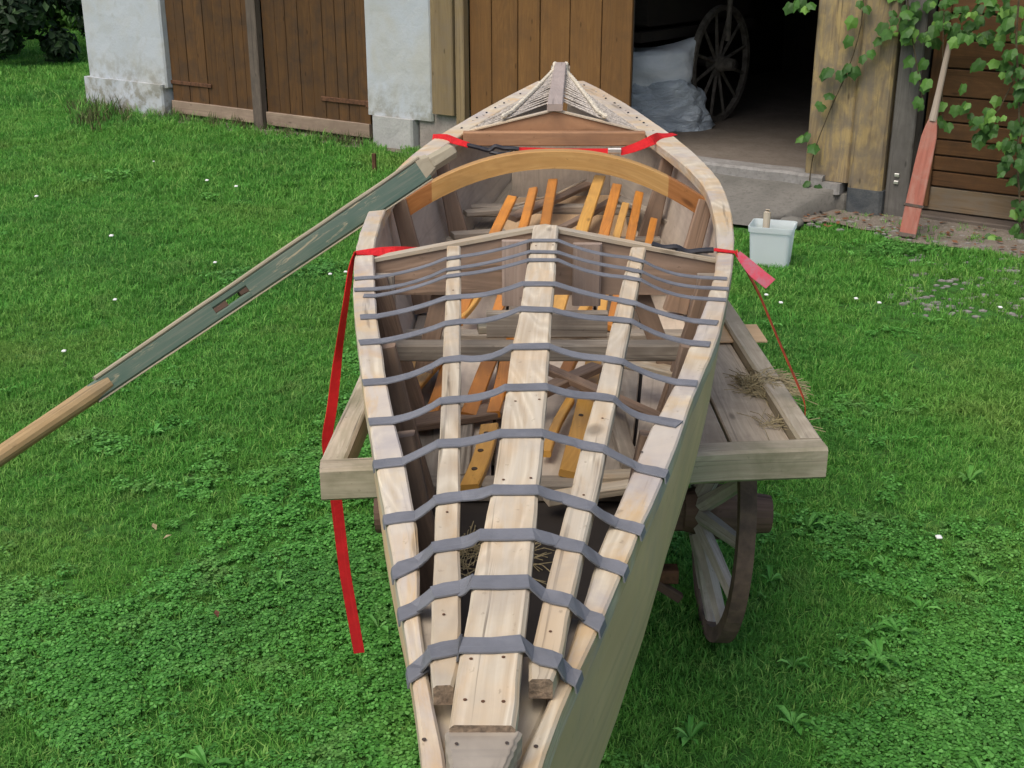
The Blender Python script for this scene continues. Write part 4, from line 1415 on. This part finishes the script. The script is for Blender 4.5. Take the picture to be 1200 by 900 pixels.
# ------------------------------------------------------------------ on the wagon bed
a = on_z(826, 398, .935); b = on_z(880, 398, .935)
cpt = (a + b) / 2 + Vector((0, .05, .006))
MB().box(cpt, .26, .19, .008, .002, (Vector((1, .02, 0)).normalized(), Vector((-.02, 1, 0)).normalized(), UP)).build('x', M['ply'])
o = bpy.data.objects['x']; o.name = 'plywood_offcut'
tag(o, 'small tan plywood offcut lying on the wagon bed beside the hull', 'board')


def strawheap(c, rx, ry, n, label, h=.05):
    mb = MB()
    for _ in range(n):
        a = random.uniform(0, 2 * math.pi); r = math.sqrt(random.random())
        p0 = Vector(c) + Vector((math.cos(a) * r * rx, math.sin(a) * r * ry, random.uniform(.0, h) * (1 - r) + .003))
        th = random.gauss(.6, 1.0); L_ = random.uniform(.03, .12)
        d = Vector((math.cos(th), math.sin(th), random.uniform(-.12, .25))) * L_
        mid = p0 + d * .5 + Vector((0, 0, random.uniform(0, .012)))
        tube([p0, mid, p0 + d - UP * .005], .0012, 3, mb)
    o = mb.build('straw_heap', M['straw'])
    tag(o, label, 'straw', kind='stuff')


strawheap(on_z(893, 456, .932), .075, .085, 480, 'small heap of dry straw on the wagon bed')
strawheap(on_z(912, 500, .932), .06, .03, 50, 'scattered straw stalks by the front rail of the wagon', .012)
strawheap(on_z(560, 655, .96), .12, .12, 160, 'dry straw lying in the dark bottom of the bow', .02)

# ------------------------------------------------------------------ green oar / steering blade at the left
C0 = on_z(465, 219, 1.50)
Pf = on_z(531, 176, 1.605)
P1 = on_z(2, 533, .93)
dgo = (P1 - Pf).normalized()
Lg = (P1 - Pf).length
k_end = (Pf.z - .03) / -dgo.z
go = thing('green_steering_oar', Pf + dgo * k_end, 'long wooden oar with a worn green painted slotted blade leaning on the left gunwale', 'oar')
t_of = lambda px: min(max((lambda: None), key=lambda v: 0) if False else 0, 0)


def t_at(px):
    lo, hi = 0, Lg
    for _ in range(40):
        m_ = (lo + hi) / 2; q = Pf + dgo * m_
        zc = q.y * CT - (q.z - CAM_Z) * ST
        x = 600 + FOC * q.x / zc
        if x > px: lo = m_
        else: hi = m_
    return lo


side_g = dgo.cross((Vector((0, 0, CAM_Z)) - (Pf + P1) / 2).normalized()).normalized()   # blade lies broadside to the boat's bow
nrm = side_g.cross(dgo).normalized()
if nrm.y > 0: nrm = -nrm
side_g = dgo.cross(nrm).normalized()
tA, tB = t_at(497), t_at(108)
tS0, tS1 = t_at(289), t_at(250)


def greenmat():
    m, nt, N, L, bs = newmat('worn_green_paint')
    uv = N.new('ShaderNodeUVMap').outputs[0]
    n1 = noise_t(nt, mapping(nt, uv, (6, 30, 1)), 1, 6, .7, .5)
    n2 = noise_t(nt, mapping(nt, uv, (2, 8, 1)), 1, 4, .6)
    n3 = noise_t(nt, mapping(nt, uv, (4, 120, 1)), 1, 4, .6)
    col = mix(nt, mapr(nt, n2, .35, .65), (.06, .11, .08), (.12, .16, .12))
    col = mix(nt, mapr(nt, n3, .50, .70, 0, .5), col, (.20, .20, .15))
    col = mix(nt, mapr(nt, n1, .56, .64), col, (.36, .31, .20))
    L.new(col, bs.inputs['Base Color'])
    bs.inputs['Roughness'].default_value = .6
    bump(nt, n1, .3, .003, bs)
    return m


M['green'] = greenmat()
M['oaredge'] = wood('bare_oar_edge_wood', (.47, .41, .30), (.33, .28, .19), (.25, .25, .18), .4, knots=0)
M['shaft'] = wood('oar_shaft_wood', (.47, .33, .17), (.30, .19, .085), (.24, .20, .13), .55, knots=0)


def seg(t0, t1, w0, w1, th, off0=0, off1=0, mat='green', name='blade', n=10):
    secs = []
    for i in range(n):
        f = i / (n - 1)
        c = Pf + dgo * (t0 + (t1 - t0) * f) + side_g * (off0 + (off1 - off0) * f)
        secs.append(rect(c, side_g, nrm, w0 + (w1 - w0) * f, th, .006))
    return secs


W0, W1 = .076, .055
wS = W0 + (W1 - W0) * ((tS0 + tS1) / 2 - tA) / (tB - tA)
mb = MB()
mb.sweep(seg(tA, tS0, W0, wS, .036))
mb.sweep(seg(tS1, tB, wS, W1, .036))
for sg in (-1, 1):
    mb.sweep(seg(tS0, tS1, .024, .024, .034, sg * (wS / 2 - .012), sg * (wS / 2 - .012)))
blade = mb.build('blade', M['green'], go)
tL = (tS1 - tS0)
for a_, b_ in ((tS0 - .01, tS0 + tL * .22), (tS0 + tL * .62, tS1 + .02)):
    MB().sweep(seg(a_, b_, wS * .45, wS * .32, .028)).build('slot_insert', M['brownwood'], blade)
# bare upper edge strip
upside = side_g if side_g.z > 0 else -side_g
secs = []
for i in range(24):
    f = i / 23
    t = tA + (tB - tA - .03) * f
    ww = W0 + (W1 - W0) * f
    taper = 1.0
    c = Pf + dgo * t + upside * (ww / 2 + .005 + .002 * noise.noise(Vector((t * 5, 0, 0))))
    secs.append(rect(c, upside, nrm, .013, .040, .004))
MB().sweep(secs).build('bare_edge', M['oaredge'], blade)
secs = []
for i in range(24):
    f = i / 23
    c = Pf + dgo * (tA + (tB - tA) * f) - upside * ((W0 + (W1 - W0) * f) / 2 + .0025)
    secs.append(rect(c, upside, nrm, .005, .034, .001))
MB().sweep(secs).build('lower_edge', M['oaredge'], blade)
MB().sweep([rect(Pf + dgo * t + upside * o_, side_g, nrm, w_, t_, .022) for t, w_, t_, o_ in ((0, .040, .038, 0), (.008, .052, .048, 0), (tA * .4, .055, .050, .002), (tA * .8, .058, .048, .005), (tA - .03, .068, .044, .006), (tA + .02, .088, .036, .006))]).build('grip', M['oaredge'], go)
tend = tB + .0
tube([Pf + dgo * t for t in (tB - .06, tB + .0, tB + .10, tB + .5, (tB + k_end) / 2, k_end)], [.024, .029, .028, .027, .030, .034], 14).build('shaft', M['shaft'], go)

# ------------------------------------------------------------------ vine
random.seed(21)
vine = thing('climbing_vine', fac(-2.2, 0, -.2), 'leafy green vine hanging over the boarded door and wooden post on the right', 'vine')


def leaf_mesh(sz, var):
    pts = [(0, 0), (.26, -.10), (.52, .08), (.52, .32), (.58, .58), (.32, .70), (.0, 1.02), (-.32, .70), (-.58, .58), (-.52, .32), (-.52, .08), (-.26, -.10)]
    mb = MB()
    rnd = random.Random(var)
    P = [Vector(((x + rnd.uniform(-.05, .05)) * sz * .85, (y - .1) * sz, -abs(x) * sz * .25 - (y * y) * .12 * sz)) for x, y in pts]
    c = Vector((0, .35 * sz, .04 * sz))
    b = len(mb.v)
    mb.v += P + [c]
    n = len(P)
    for i in range(n):
        mb.f.append((b + i, b + (i + 1) % n, b + n)); mb.uv.append(((0, 0), (1, 0), (0, 1))); mb.mi.append(0)
    me = mb.build('leaf_proto', M['vine'], link=False).data
    return me


LM = [leaf_mesh(1.0, i) for i in range(5)]


def spawn_leaf(p, size, parent, big=True):
    o = bpy.data.objects.new('leaf', random.choice(LM))
    COL.objects.link(o); o.parent = parent
    o.location = p - OFF[parent.name]
    # hangs tip down, face outward to the yard and upward
    out = (-FN + Vector((random.uniform(-.5, .5), random.uniform(-.5, .5), random.uniform(.15, 1.1)))).normalized()
    tipd = Vector((random.uniform(-.6, .6), random.uniform(-.3, .3), -1))
    tipd = (tipd - out * tipd.dot(out)).normalized()
    xx = tipd.cross(out)
    m_ = Matrix((xx, tipd, out)).transposed()
    o.rotation_euler = m_.to_euler()
    o.scale = (size,) * 3
    return o


LP = []
def scat(n, x0, x1, y0, y1, d0=-.35, d1=-.12, s0=.045, s1=.108):
    for _ in range(n):
        LP.append((random.uniform(x0, x1), random.uniform(y0, y1), random.uniform(d0, d1), random.uniform(s0, s1)))


scat(38, 1035, 1200, -25, 22); scat(20, 1055, 1160, 15, 50); scat(18, 1100, 1210, 0, 48)
scat(12, 1040, 1075, 20, 48); scat(22, 1165, 1215, 30, 80); scat(16, 1180, 1215, 60, 130); scat(8, 1175, 1210, 60, 100)
scat(12, 1132, 1172, 112, 145); scat(10, 1140, 1160, 135, 160); scat(16, 1160, 1205, 130, 178); scat(18, 1172, 1212, 160, 205); scat(16, 1180, 1215, 195, 255); scat(10, 1185, 1212, 240, 285)
scat(5, 1150, 1185, 275, 290, -.5, -.3)
for x, y in ((1071, 86), (1087, 94), (1068, 68), (1083, 71), (1084, 100), (1077, 116), (1080, 123), (1105, 121), (1120, 125), (1104, 143), (1110, 146), (1100, 138), (995, 44), (1030, 45), (993, 76), (1001, 80), (985, 84), (1010, 66), (1020, 60), (1035, 28), (1000, 22), (1008, 2), (1015, 8), (926, 5), (932, 2), (944, 8), (949, 4), (938, 0), (960, 120), (962, 124), (970, 110), (972, 81), (967, 82), (940, 160), (946, 157), (952, 170), (946, 213), (958, 218), (1141, 76), (1150, 72), (1185, 78), (1128, 100), (1146, 163), (1165, 170)):
    LP.append((x, y, -.22, random.uniform(.06, .115)))
scat(30, 1055, 1205, -5, 48, -.22, -.06, .06, .11)
LP = LP[:298]
tips = []
for px, py, d, s in LP:
    ss, zz = fac_px(px, py, d)
    p = fac(ss, zz, d)
    spawn_leaf(p, s, vine)
    tips.append((px, py, p))
# stems
def stem(pts, r=.005):
    P = [fac(*fac_px(x, y, d), d) for x, y, d in pts]
    tube(smooth_path(P, 18, 1), r, 5).build('stem', M['stem'], vine)


stem([(1060, -60, -.2), (1065, 20, -.25), (1075, 80, -.22), (1082, 120, -.2)])
stem([(1200, -60, -.2), (1190, 40, -.28), (1195, 120, -.25), (1192, 200, -.25), (1200, 290, -.2)], .008)
stem([(1190, 90, -.25), (1170, 130, -.25), (1145, 150, -.22)])
stem([(1015, -60, -.2), (1010, 30, -.2), (995, 80, -.18), (972, 130, -.2), (952, 180, -.2), (948, 218, -.2)])
stem([(925, -60, -.2), (930, -10, -.2), (942, 5, -.2)], .004)
stem([(1110, -60, -.2), (1106, 20, -.22), (1104, 100, -.2), (1105, 145, -.2)], .004)

# ------------------------------------------------------------------ shrubs at the far left
def shrub(name, c, rx, ry, h, n, label, seed, leaf=.10, mat='shrub', trunk=True):
    rnd = random.Random(seed)
    r = thing(name, c, label, 'shrub')
    mb = MB()
    if trunk:
        for k in range(5):
            a = rnd.uniform(0, 6.28)
            tube([Vector(c), Vector(c) + Vector((math.cos(a) * rx * .25, math.sin(a) * ry * .25, h * .4)), Vector(c) + Vector((math.cos(a) * rx * .6, math.sin(a) * ry * .6, h * .8))], [.06, .04, .015], 6, mb)
        mb.build('branches', M['stem'], r)
    cl = []
    for _ in range(46):
        a = rnd.uniform(0, 6.28); q = rnd.random() ** .5
        z = rnd.uniform(.06, .95)
        fr = math.sqrt(max(.05, 1 - ((z - .42) / .62) ** 2))
        cl.append((Vector((math.cos(a) * rx * q * fr, math.sin(a) * ry * q * fr, h * z)), rnd.uniform(.3, .6)))
    v, f = [], []
    for i in range(n):
        cc, rr_ = cl[rnd.randrange(len(cl))]
        d = Vector((rnd.gauss(0, 1), rnd.gauss(0, 1), rnd.gauss(0, 1))).normalized() * rr_ * rnd.uniform(.6, 1.0)
        p = Vector(c) + cc + d
        if p.z < .08: continue
        nr = (d.normalized() + Vector((rnd.uniform(-.6, .6), rnd.uniform(-.6, .6), rnd.uniform(-.2, .9)))).normalized()
        t = nr.cross(Vector((rnd.uniform(-1, 1), rnd.uniform(-1, 1), rnd.uniform(-1, 1)))).normalized(); b = nr.cross(t)
        s = leaf * rnd.uniform(.6, 1.3)
        k = len(v)
        v += [p - t * s, p + b * s * .45 + nr * .01, p + t * s, p - b * s * .45 + nr * .01]
        f.append((k, k + 1, k + 2, k + 3))
    mb = MB(); mb.v = v; mb.f = f; mb.uv = [((0, 0), (1, 0), (1, 1), (0, 1))] * len(f); mb.mi = [0] * len(f)
    o = mb.build('foliage', M[mat], r); o['kind'] = 'stuff'


shrub('shrub', (-8.9, 21.5, 0), 1.9, 1.6, 3.8, 15000, 'dark green shrub close beside the white barn corner', 1)
shrub('shrub', (-12.0, 23.2, 0), 2.2, 1.6, 4.2, 15000, 'dark green shrub at the far left edge of the lawn', 2)
shrub('shrub', (-6.6, 25.5, 0), 2.6, 2.0, 4.2, 9000, 'dark green shrub behind the barn corner, mostly hidden', 3)
shrub('shrub', (-15.5, 27, 0), 3.0, 2.2, 4.6, 9000, 'dark green shrub farthest to the left, beyond the lawn', 4)
shrub('low_bush', (-11.2, 28, 0), 2.4, 1.4, .8, 7000, 'low bright green bush in the gap beneath the dark shrubs', 5, .12, 'vine', False)

# ------------------------------------------------------------------ grass
def tuft(seed, nb_, h, spread, bw, lean=.45):
    rnd = random.Random(seed)
    mb = MB()
    for _ in range(nb_):
        a = rnd.uniform(0, 6.28); r = spread * math.sqrt(rnd.random())
        p = Vector((math.cos(a) * r, math.sin(a) * r, -.004))
        la = rnd.uniform(0, 6.28); L_ = h * rnd.uniform(.55, 1.15)
        ld = Vector((math.cos(la), math.sin(la), 0)); ln = rnd.uniform(.1, lean) * 2
        fa = la + rnd.choice((-1, 1)) * math.pi / 2 + rnd.uniform(-.8, .8)
        sd_ = Vector((math.cos(fa), math.sin(fa), 0)) * bw / 2
        m1_ = p + ld * L_ * ln * .3 + UP * L_ * .55
        m2_ = p + ld * L_ * ln * .9 + UP * L_ * (1 - .25 * ln)
        k = len(mb.v)
        mb.v += [p - sd_, p + sd_, m1_ + sd_ * .85, m1_ - sd_ * .85, m2_]
        mb.f += [(k, k + 1, k + 2, k + 3), (k + 3, k + 2, k + 4)]
        mb.uv += [((0, 0),) * 4, ((0, 0),) * 3]; mb.mi += [0, 0]
    return mb.build('grass_tuft', M['grass'], link=False)


def clover(seed, nl, r_l, h, spread):
    rnd = random.Random(seed)
    mb = MB()
    for _ in range(nl):
        a = rnd.uniform(0, 6.28); r = spread * math.sqrt(rnd.random())
        c = Vector((math.cos(a) * r, math.sin(a) * r, h * rnd.uniform(.5, 1.1)))
        tilt = Vector((rnd.uniform(-.35, .35), rnd.uniform(-.35, .35), 1)).normalized()
        X = tilt.cross(Vector((0, 1, 0))).normalized(); Y = tilt.cross(X)
        a0 = rnd.uniform(0, 6.28); rl = r_l * rnd.uniform(.7, 1.2)
        k0 = len(mb.v)
        mb.v += [c * 1.0 - UP * c.z - UP * .003 + Vector((.0008, 0, 0)), c - UP * c.z - UP * .003 - Vector((.0008, 0, 0)), c]
        mb.f.append((k0, k0 + 1, k0 + 2)); mb.uv.append(((0, 0),) * 3); mb.mi.append(0)
        for q in range(3):
            th = a0 + q * 2.094
            d = X * math.cos(th) + Y * math.sin(th); e = X * -math.sin(th) + Y * math.cos(th)
            k = len(mb.v)
            dr = -tilt * rl * .25
            mb.v += [c + d * rl * .1, c + d * rl * .7 + e * rl * .55 + dr * .4, c + d * rl * 1.35 + e * rl * .45 + dr, c + d * rl * 1.25 + dr * .8, c + d * rl * 1.35 - e * rl * .45 + dr, c + d * rl * .7 - e * rl * .55 + dr * .4]
            mb.f.append((k, k + 1, k + 2, k + 3, k + 4, k + 5)); mb.uv.append(((0, 0),) * 6); mb.mi.append(0)
    return mb.build('clover_tuft', M['clover'], link=False)


def scatter(name, protos_, pts, label, cat):
    """pts: list of (x, y, z, rot, scale, idx)"""
    colp = bpy.data.collections.new(name + '_source')
    for i, p_ in enumerate(protos_):
        p_.name = '%s_source_%02d' % (name, i)
        colp.objects.link(p_)
    me = bpy.data.meshes.new(name)
    me.from_pydata([(p[0], p[1], p[2]) for p in pts], [], [])
    for nm, ty, vals in (('rz', 'FLOAT', [p[3] for p in pts]), ('sc', 'FLOAT', [p[4] for p in pts]), ('ix', 'INT', [p[5] for p in pts])):
        at = me.attributes.new(nm, ty, 'POINT'); at.data.foreach_set('value', vals)
    ob_ = bpy.data.objects.new(name, me); COL.objects.link(ob_)
    tag(ob_, label, cat, kind='stuff')
    ng = bpy.data.node_groups.new(name + '_nodes', 'GeometryNodeTree')
    ng.interface.new_socket('Geometry', in_out='INPUT', socket_type='NodeSocketGeometry')
    ng.interface.new_socket('Geometry', in_out='OUTPUT', socket_type='NodeSocketGeometry')
    n_ = ng.nodes; l_ = ng.links
    gi, go_ = n_.new('NodeGroupInput'), n_.new('NodeGroupOutput')
    ci = n_.new('GeometryNodeCollectionInfo'); ci.inputs['Collection'].default_value = colp
    ci.inputs['Separate Children'].default_value = True; ci.inputs['Reset Children'].default_value = True
    ip = n_.new('GeometryNodeInstanceOnPoints'); ip.inputs['Pick Instance'].default_value = True
    def attr(nm, ty):
        a = n_.new('GeometryNodeInputNamedAttribute'); a.data_type = ty; a.inputs['Name'].default_value = nm
        return a.outputs['Attribute']
    cxyz = n_.new('ShaderNodeCombineXYZ'); l_.new(attr('rz', 'FLOAT'), cxyz.inputs[2])
    l_.new(gi.outputs[0], ip.inputs['Points']); l_.new(ci.outputs[0], ip.inputs['Instance'])
    l_.new(attr('ix', 'INT'), ip.inputs['Instance Index']); l_.new(cxyz.outputs[0], ip.inputs['Rotation'])
    l_.new(attr('sc', 'FLOAT'), ip.inputs['Scale'])
    l_.new(ip.outputs[0], go_.inputs[0])
    md = ob_.modifiers.new('scatter', 'NODES'); md.node_group = ng
    return ob_


rng = np.random.default_rng(5)


def strip_w(s):
    if s < 3.0:
        wv2 = (.62 + .28 * noise.noise(Vector((s * 1.1, 1, 0))) + .1 * noise.noise(Vector((s * 4, 5, 0)))) * (1.0 if s < 1 else max(.15, 1 - (s - 1) * .5))
        if s < -.6: wv2 += .25
        return wv2
    return .22 + .12 * noise.noise(Vector((s * 1.7, 1, 7))) if s < 10.25 else -1


pts_g, pts_c = [], []
ZONES = [(2.3, 4.5, 1500, 1.0), (4.5, 7.0, 1000, 1.15), (7.0, 10.5, 520, 1.45), (10.5, 16, 230, 2.0), (16, 30, 80, 3.0)]
for y0, y1, dens, scl in ZONES:
    xw = lambda y: (y * CT + 2.35 * ST) * .42 + 1.5
    Wm = xw(y1)
    N_ = int((y1 - y0) * 2 * Wm * dens)
    X = rng.uniform(-Wm, Wm, N_); Y = rng.uniform(y0, y1, N_)
    for x, y in zip(X, Y):
        if abs(x) > xw(y): continue
        p_ = Vector((x, y, 0)) - FP0
        s = p_.dot(FU); d = -p_.dot(FN)
        if s < 10.25 and d < .02: continue
        if .0 < s < 2.6 and d < 1.30: continue
        w_ = strip_w(s)
        edge = d - w_
        if s < 10.25 and edge < 0:
            if random.random() > (.10 if s < 3 else .22): continue
        elif s < 10.25 and edge < .25 and random.random() > .55 + edge * 1.5: continue
        # worn patches at the right, near the strip
        bare = noise.noise(Vector((x * 1.7, y * 1.7, 4)))
        if x > 2.2 and 6.3 < y < 9.2 and bare > .10 and random.random() < .75: continue
        z = ground_z(x, y) - .002
        cn = noise.noise(Vector((x * .9, y * .9, 11))) + .35 * noise.noise(Vector((x * 4, y * 4, 1)))
        thr = -.05 if y < 4.6 and x > -1.4 else (.28 if y < 7 else .5)
        pc = min(1, max(0, (cn - thr) / .5 + .28)) if y < 13 else 0
        if x > 1.6 and 3.2 < y < 8: pc *= .6
        if random.random() < pc:
            pts_c.append((x, y, z, random.uniform(0, 6.28), scl * random.uniform(.75, 1.15), random.randrange(4)))
            if random.random() < .45: pts_g.append((x, y, z, random.uniform(0, 6.28), scl * random.uniform(.6, .95), random.randrange(6)))
        else:
            tall = 1 + .35 * noise.noise(Vector((x * .8, y * .8, 21)))
            if s < 10.25 and s > 2.7 and edge < .5: tall *= 1.25
            pts_g.append((x, y, z, random.uniform(0, 6.28), scl * tall * random.uniform(.7, 1.15), random.randrange(6)))
print('tufts', len(pts_g), len(pts_c))
scatter('grass', [tuft(i, 16, .042, .030, .0042, .7) for i in range(6)], pts_g, 'short bright green lawn grass around the wagon', 'grass')
scatter('clover', [clover(40 + i, 10, .0095, .034, .034) for i in range(4)], pts_c, 'patches of clover growing among the lawn grass', 'clover')

# taller weeds at the barn corner and along the foot of the doors
wd_pts = []
for _ in range(60):
    c = on_z(random.gauss(112, 16), random.gauss(138, 9), 0)
    wd_pts.append((c.x, c.y, 0, random.uniform(0, 6.28), random.uniform(2.2, 3.6), random.randrange(2)))
for _ in range(110):
    s = random.uniform(5.2, 10); c = fac(s, 0, -random.uniform(.02, .25))
    wd_pts.append((c.x, c.y, 0, random.uniform(0, 6.28), random.uniform(1.2, 2.2), random.randrange(2)))
tw = [tuft(70 + i, 16, .085, .03, .004, .5) for i in range(2)]
for o in tw: o.data.materials[0] = M['dryweed'] if o is tw[0] else M['grass']
scatter('tall_weeds', tw, wd_pts, 'taller ragged weeds at the foot of the white barn corner', 'weeds')

def rosette(seed):
    rnd = random.Random(seed); mb = MB()
    for k in range(9):
        a = rnd.uniform(0, 6.28); L_ = rnd.uniform(.05, .10); w_ = L_ * rnd.uniform(.20, .32)
        d = Vector((math.cos(a), math.sin(a), 0)); e = Vector((-math.sin(a), math.cos(a), 0))
        lift = rnd.uniform(.5, 1.0)
        k0 = len(mb.v)
        for t, ww, h_ in ((0, .15, 0), (.35, .8, .45), (.7, 1, .62), (1.0, .1, .5)):
            c = d * L_ * t + UP * L_ * h_ * lift
            mb.v += [c - e * w_ / 2 * ww + UP * .004 * ww, c - UP * .002, c + e * w_ / 2 * ww + UP * .004 * ww]
        for r_ in range(3):
            for q in range(2):
                mb.f.append((k0 + r_ * 3 + q, k0 + r_ * 3 + q + 1, k0 + r_ * 3 + q + 4, k0 + r_ * 3 + q + 3)); mb.uv.append(((0, 0),) * 4); mb.mi.append(0)
    return mb.build('rosette', M['clover'], link=False)


ros = []
for _ in range(80):
    px, py = (random.uniform(640, 1210), random.uniform(560, 930)) if random.random() < .55 else (random.uniform(-10, 1210), random.uniform(330, 930))
    c = on_z(px, py, 0)
    if -.3 < c.x < .9 and 3.2 < c.y < 5.6: continue
    ros.append((c.x, c.y, ground_z(c.x, c.y) + .015, random.uniform(0, 6.28), random.uniform(.35, .95), random.randrange(3)))
scatter('broadleaf_weeds', [rosette(90 + i) for i in range(3)], ros, 'broad leaved weeds standing out of the lawn', 'weeds')

# small stones on the worn ground
mbp = MB()
for _ in range(380):
    if random.random() < .5:
        c = on_z(random.uniform(1040, 1200), random.uniform(300, 375), .0)
    else:
        s = random.uniform(-2.6, 0); c = fac(s, 0, -random.uniform(.1, .8))
    r_ = random.uniform(.008, .03)
    c.z = max(ground_z(c.x, c.y), 0.012)
    rows = []
    for j in range(4):
        ph = -math.pi / 2 + math.pi * j / 3
        rows.append([c + Vector((math.cos(ph) * math.cos(k * 1.0472) * r_ * 1.3 + .0001 * k, math.cos(ph) * math.sin(k * 1.0472) * r_, math.sin(ph) * r_ * .6)) for k in range(6)])
    mbp.sweep(rows)
tag(mbp.build('pebbles', M['pebble']), 'small pale pebbles scattered on the worn ground by the right door', 'pebbles', kind='stuff')

# dead leaves on the gravel strip (uncounted litter)
mbl = MB()
for _ in range(160):
    s = random.uniform(-3.0, .6); c = fac(s, .035, -random.uniform(.12, .8))
    a = random.uniform(0, 6.28); r_ = random.uniform(.015, .035)
    X = Vector((math.cos(a), math.sin(a), random.uniform(-.3, .3))); Y = Vector((-math.sin(a), math.cos(a), random.uniform(-.3, .3)))
    mbl.face([c - X * r_, c + Y * r_ * .6, c + X * r_, c - Y * r_ * .6])
tag(mbl.build('leaf_litter', plain('brown_litter', (.20, .095, .05), .85, .1, .3, 5)), 'brown leaf litter on the ground below the right door', 'leaf litter', kind='stuff')

# flowers
FL_ = [(180, 189, 'white flower nearest the white barn corner'), (243, 216, 'left one of two white flowers in front of the left barn doors'), (277, 222, 'right one of two white flowers in front of the left barn doors'),
       (252, 308, 'white flower above the green blade, level with its slot'), (387, 323, 'left one of two white flowers beside the red strap'), (405, 320, 'right one of two white flowers beside the red strap'),
       (135, 353, 'white flower in the left lawn above the oar shaft'), (75, 412, 'white flower lowest in the lawn at the far left'), (131, 280, 'white flower at the left, between the barn corner and the oar'),
       (43, 232, 'white flower nearest the left edge of the lawn'), (1003, 352, 'largest white flower on the right lawn below the red oar'), (1030, 358, 'white flower just right of the largest one'),
       (1172, 362, 'white flower among the pebbles near the right edge'), (1100, 630, 'single white flower low on the right lawn, level with the wheel hub'), (915, 356, 'right one of two flowers below the plastic box'), (898, 346, 'left one of two flowers below the plastic box')]
fp = None
for i, (px, py, lab) in enumerate(FL_):
    c = on_z(px, py, .05)
    if fp is None:
        r = thing('clover_flower', (c.x, c.y, 0), lab, 'flower', 'white clover flowers in the lawn')
        mbh = MB(); rows = []
        for j in range(6):
            ph = -math.pi / 2 + math.pi * j / 5
            rows.append([Vector((math.cos(ph) * math.cos(k * .785) * .013 * (1 + .25 * (k % 2)), math.cos(ph) * math.sin(k * .785) * .013 * (1 + .25 * (k % 2)), .048 + math.sin(ph) * .007)) for k in range(8)])
        mbh.sweep(rows); mbh.build('flower_head', M['white_flower'], r, local=True)
        tube([Vector((0, 0, 0)), Vector((.002, 0, .045))], .0012, 4).build('flower_stalk', M['clover'], r, local=True)
        fp = r
    else:
        r = fp.copy(); COL.objects.link(r); r['label'] = lab; r.location = (c.x, c.y, ground_z(c.x, c.y))
        for ch in list(fp.children):
            q = ch.copy(); COL.objects.link(q); q.parent = r
        r.scale = (1,) * 3 if py > 300 else (1.3,) * 3

for px, py, m_, lab, sz in ((254, 719, 'deadleaf', 'single brown fallen leaf on the lawn at the lower left', .02), (181, 617, 'straw', 'pale withered leaf on the lawn left of the strap tail', .022), (196, 629, 'straw', 'pale bent stalk on the lawn beside the withered leaf', .018)):
    c = on_z(px, py, .05)
    mb = MB(); a = random.uniform(0, 3)
    X = Vector((math.cos(a), math.sin(a), .25)); Y = Vector((-math.sin(a), math.cos(a), .1))
    P = [c - X * sz, c + Y * sz * .5 + UP * .004, c + X * sz, c - Y * sz * .5 + UP * .006]
    mb.sweep([[P[0], P[1], P[1] - UP * .001, P[0] - UP * .001], [P[3], P[2], P[2] - UP * .001, P[3] - UP * .001]])
    tag(mb.build('fallen_leaf', M[m_]), lab, 'leaf')
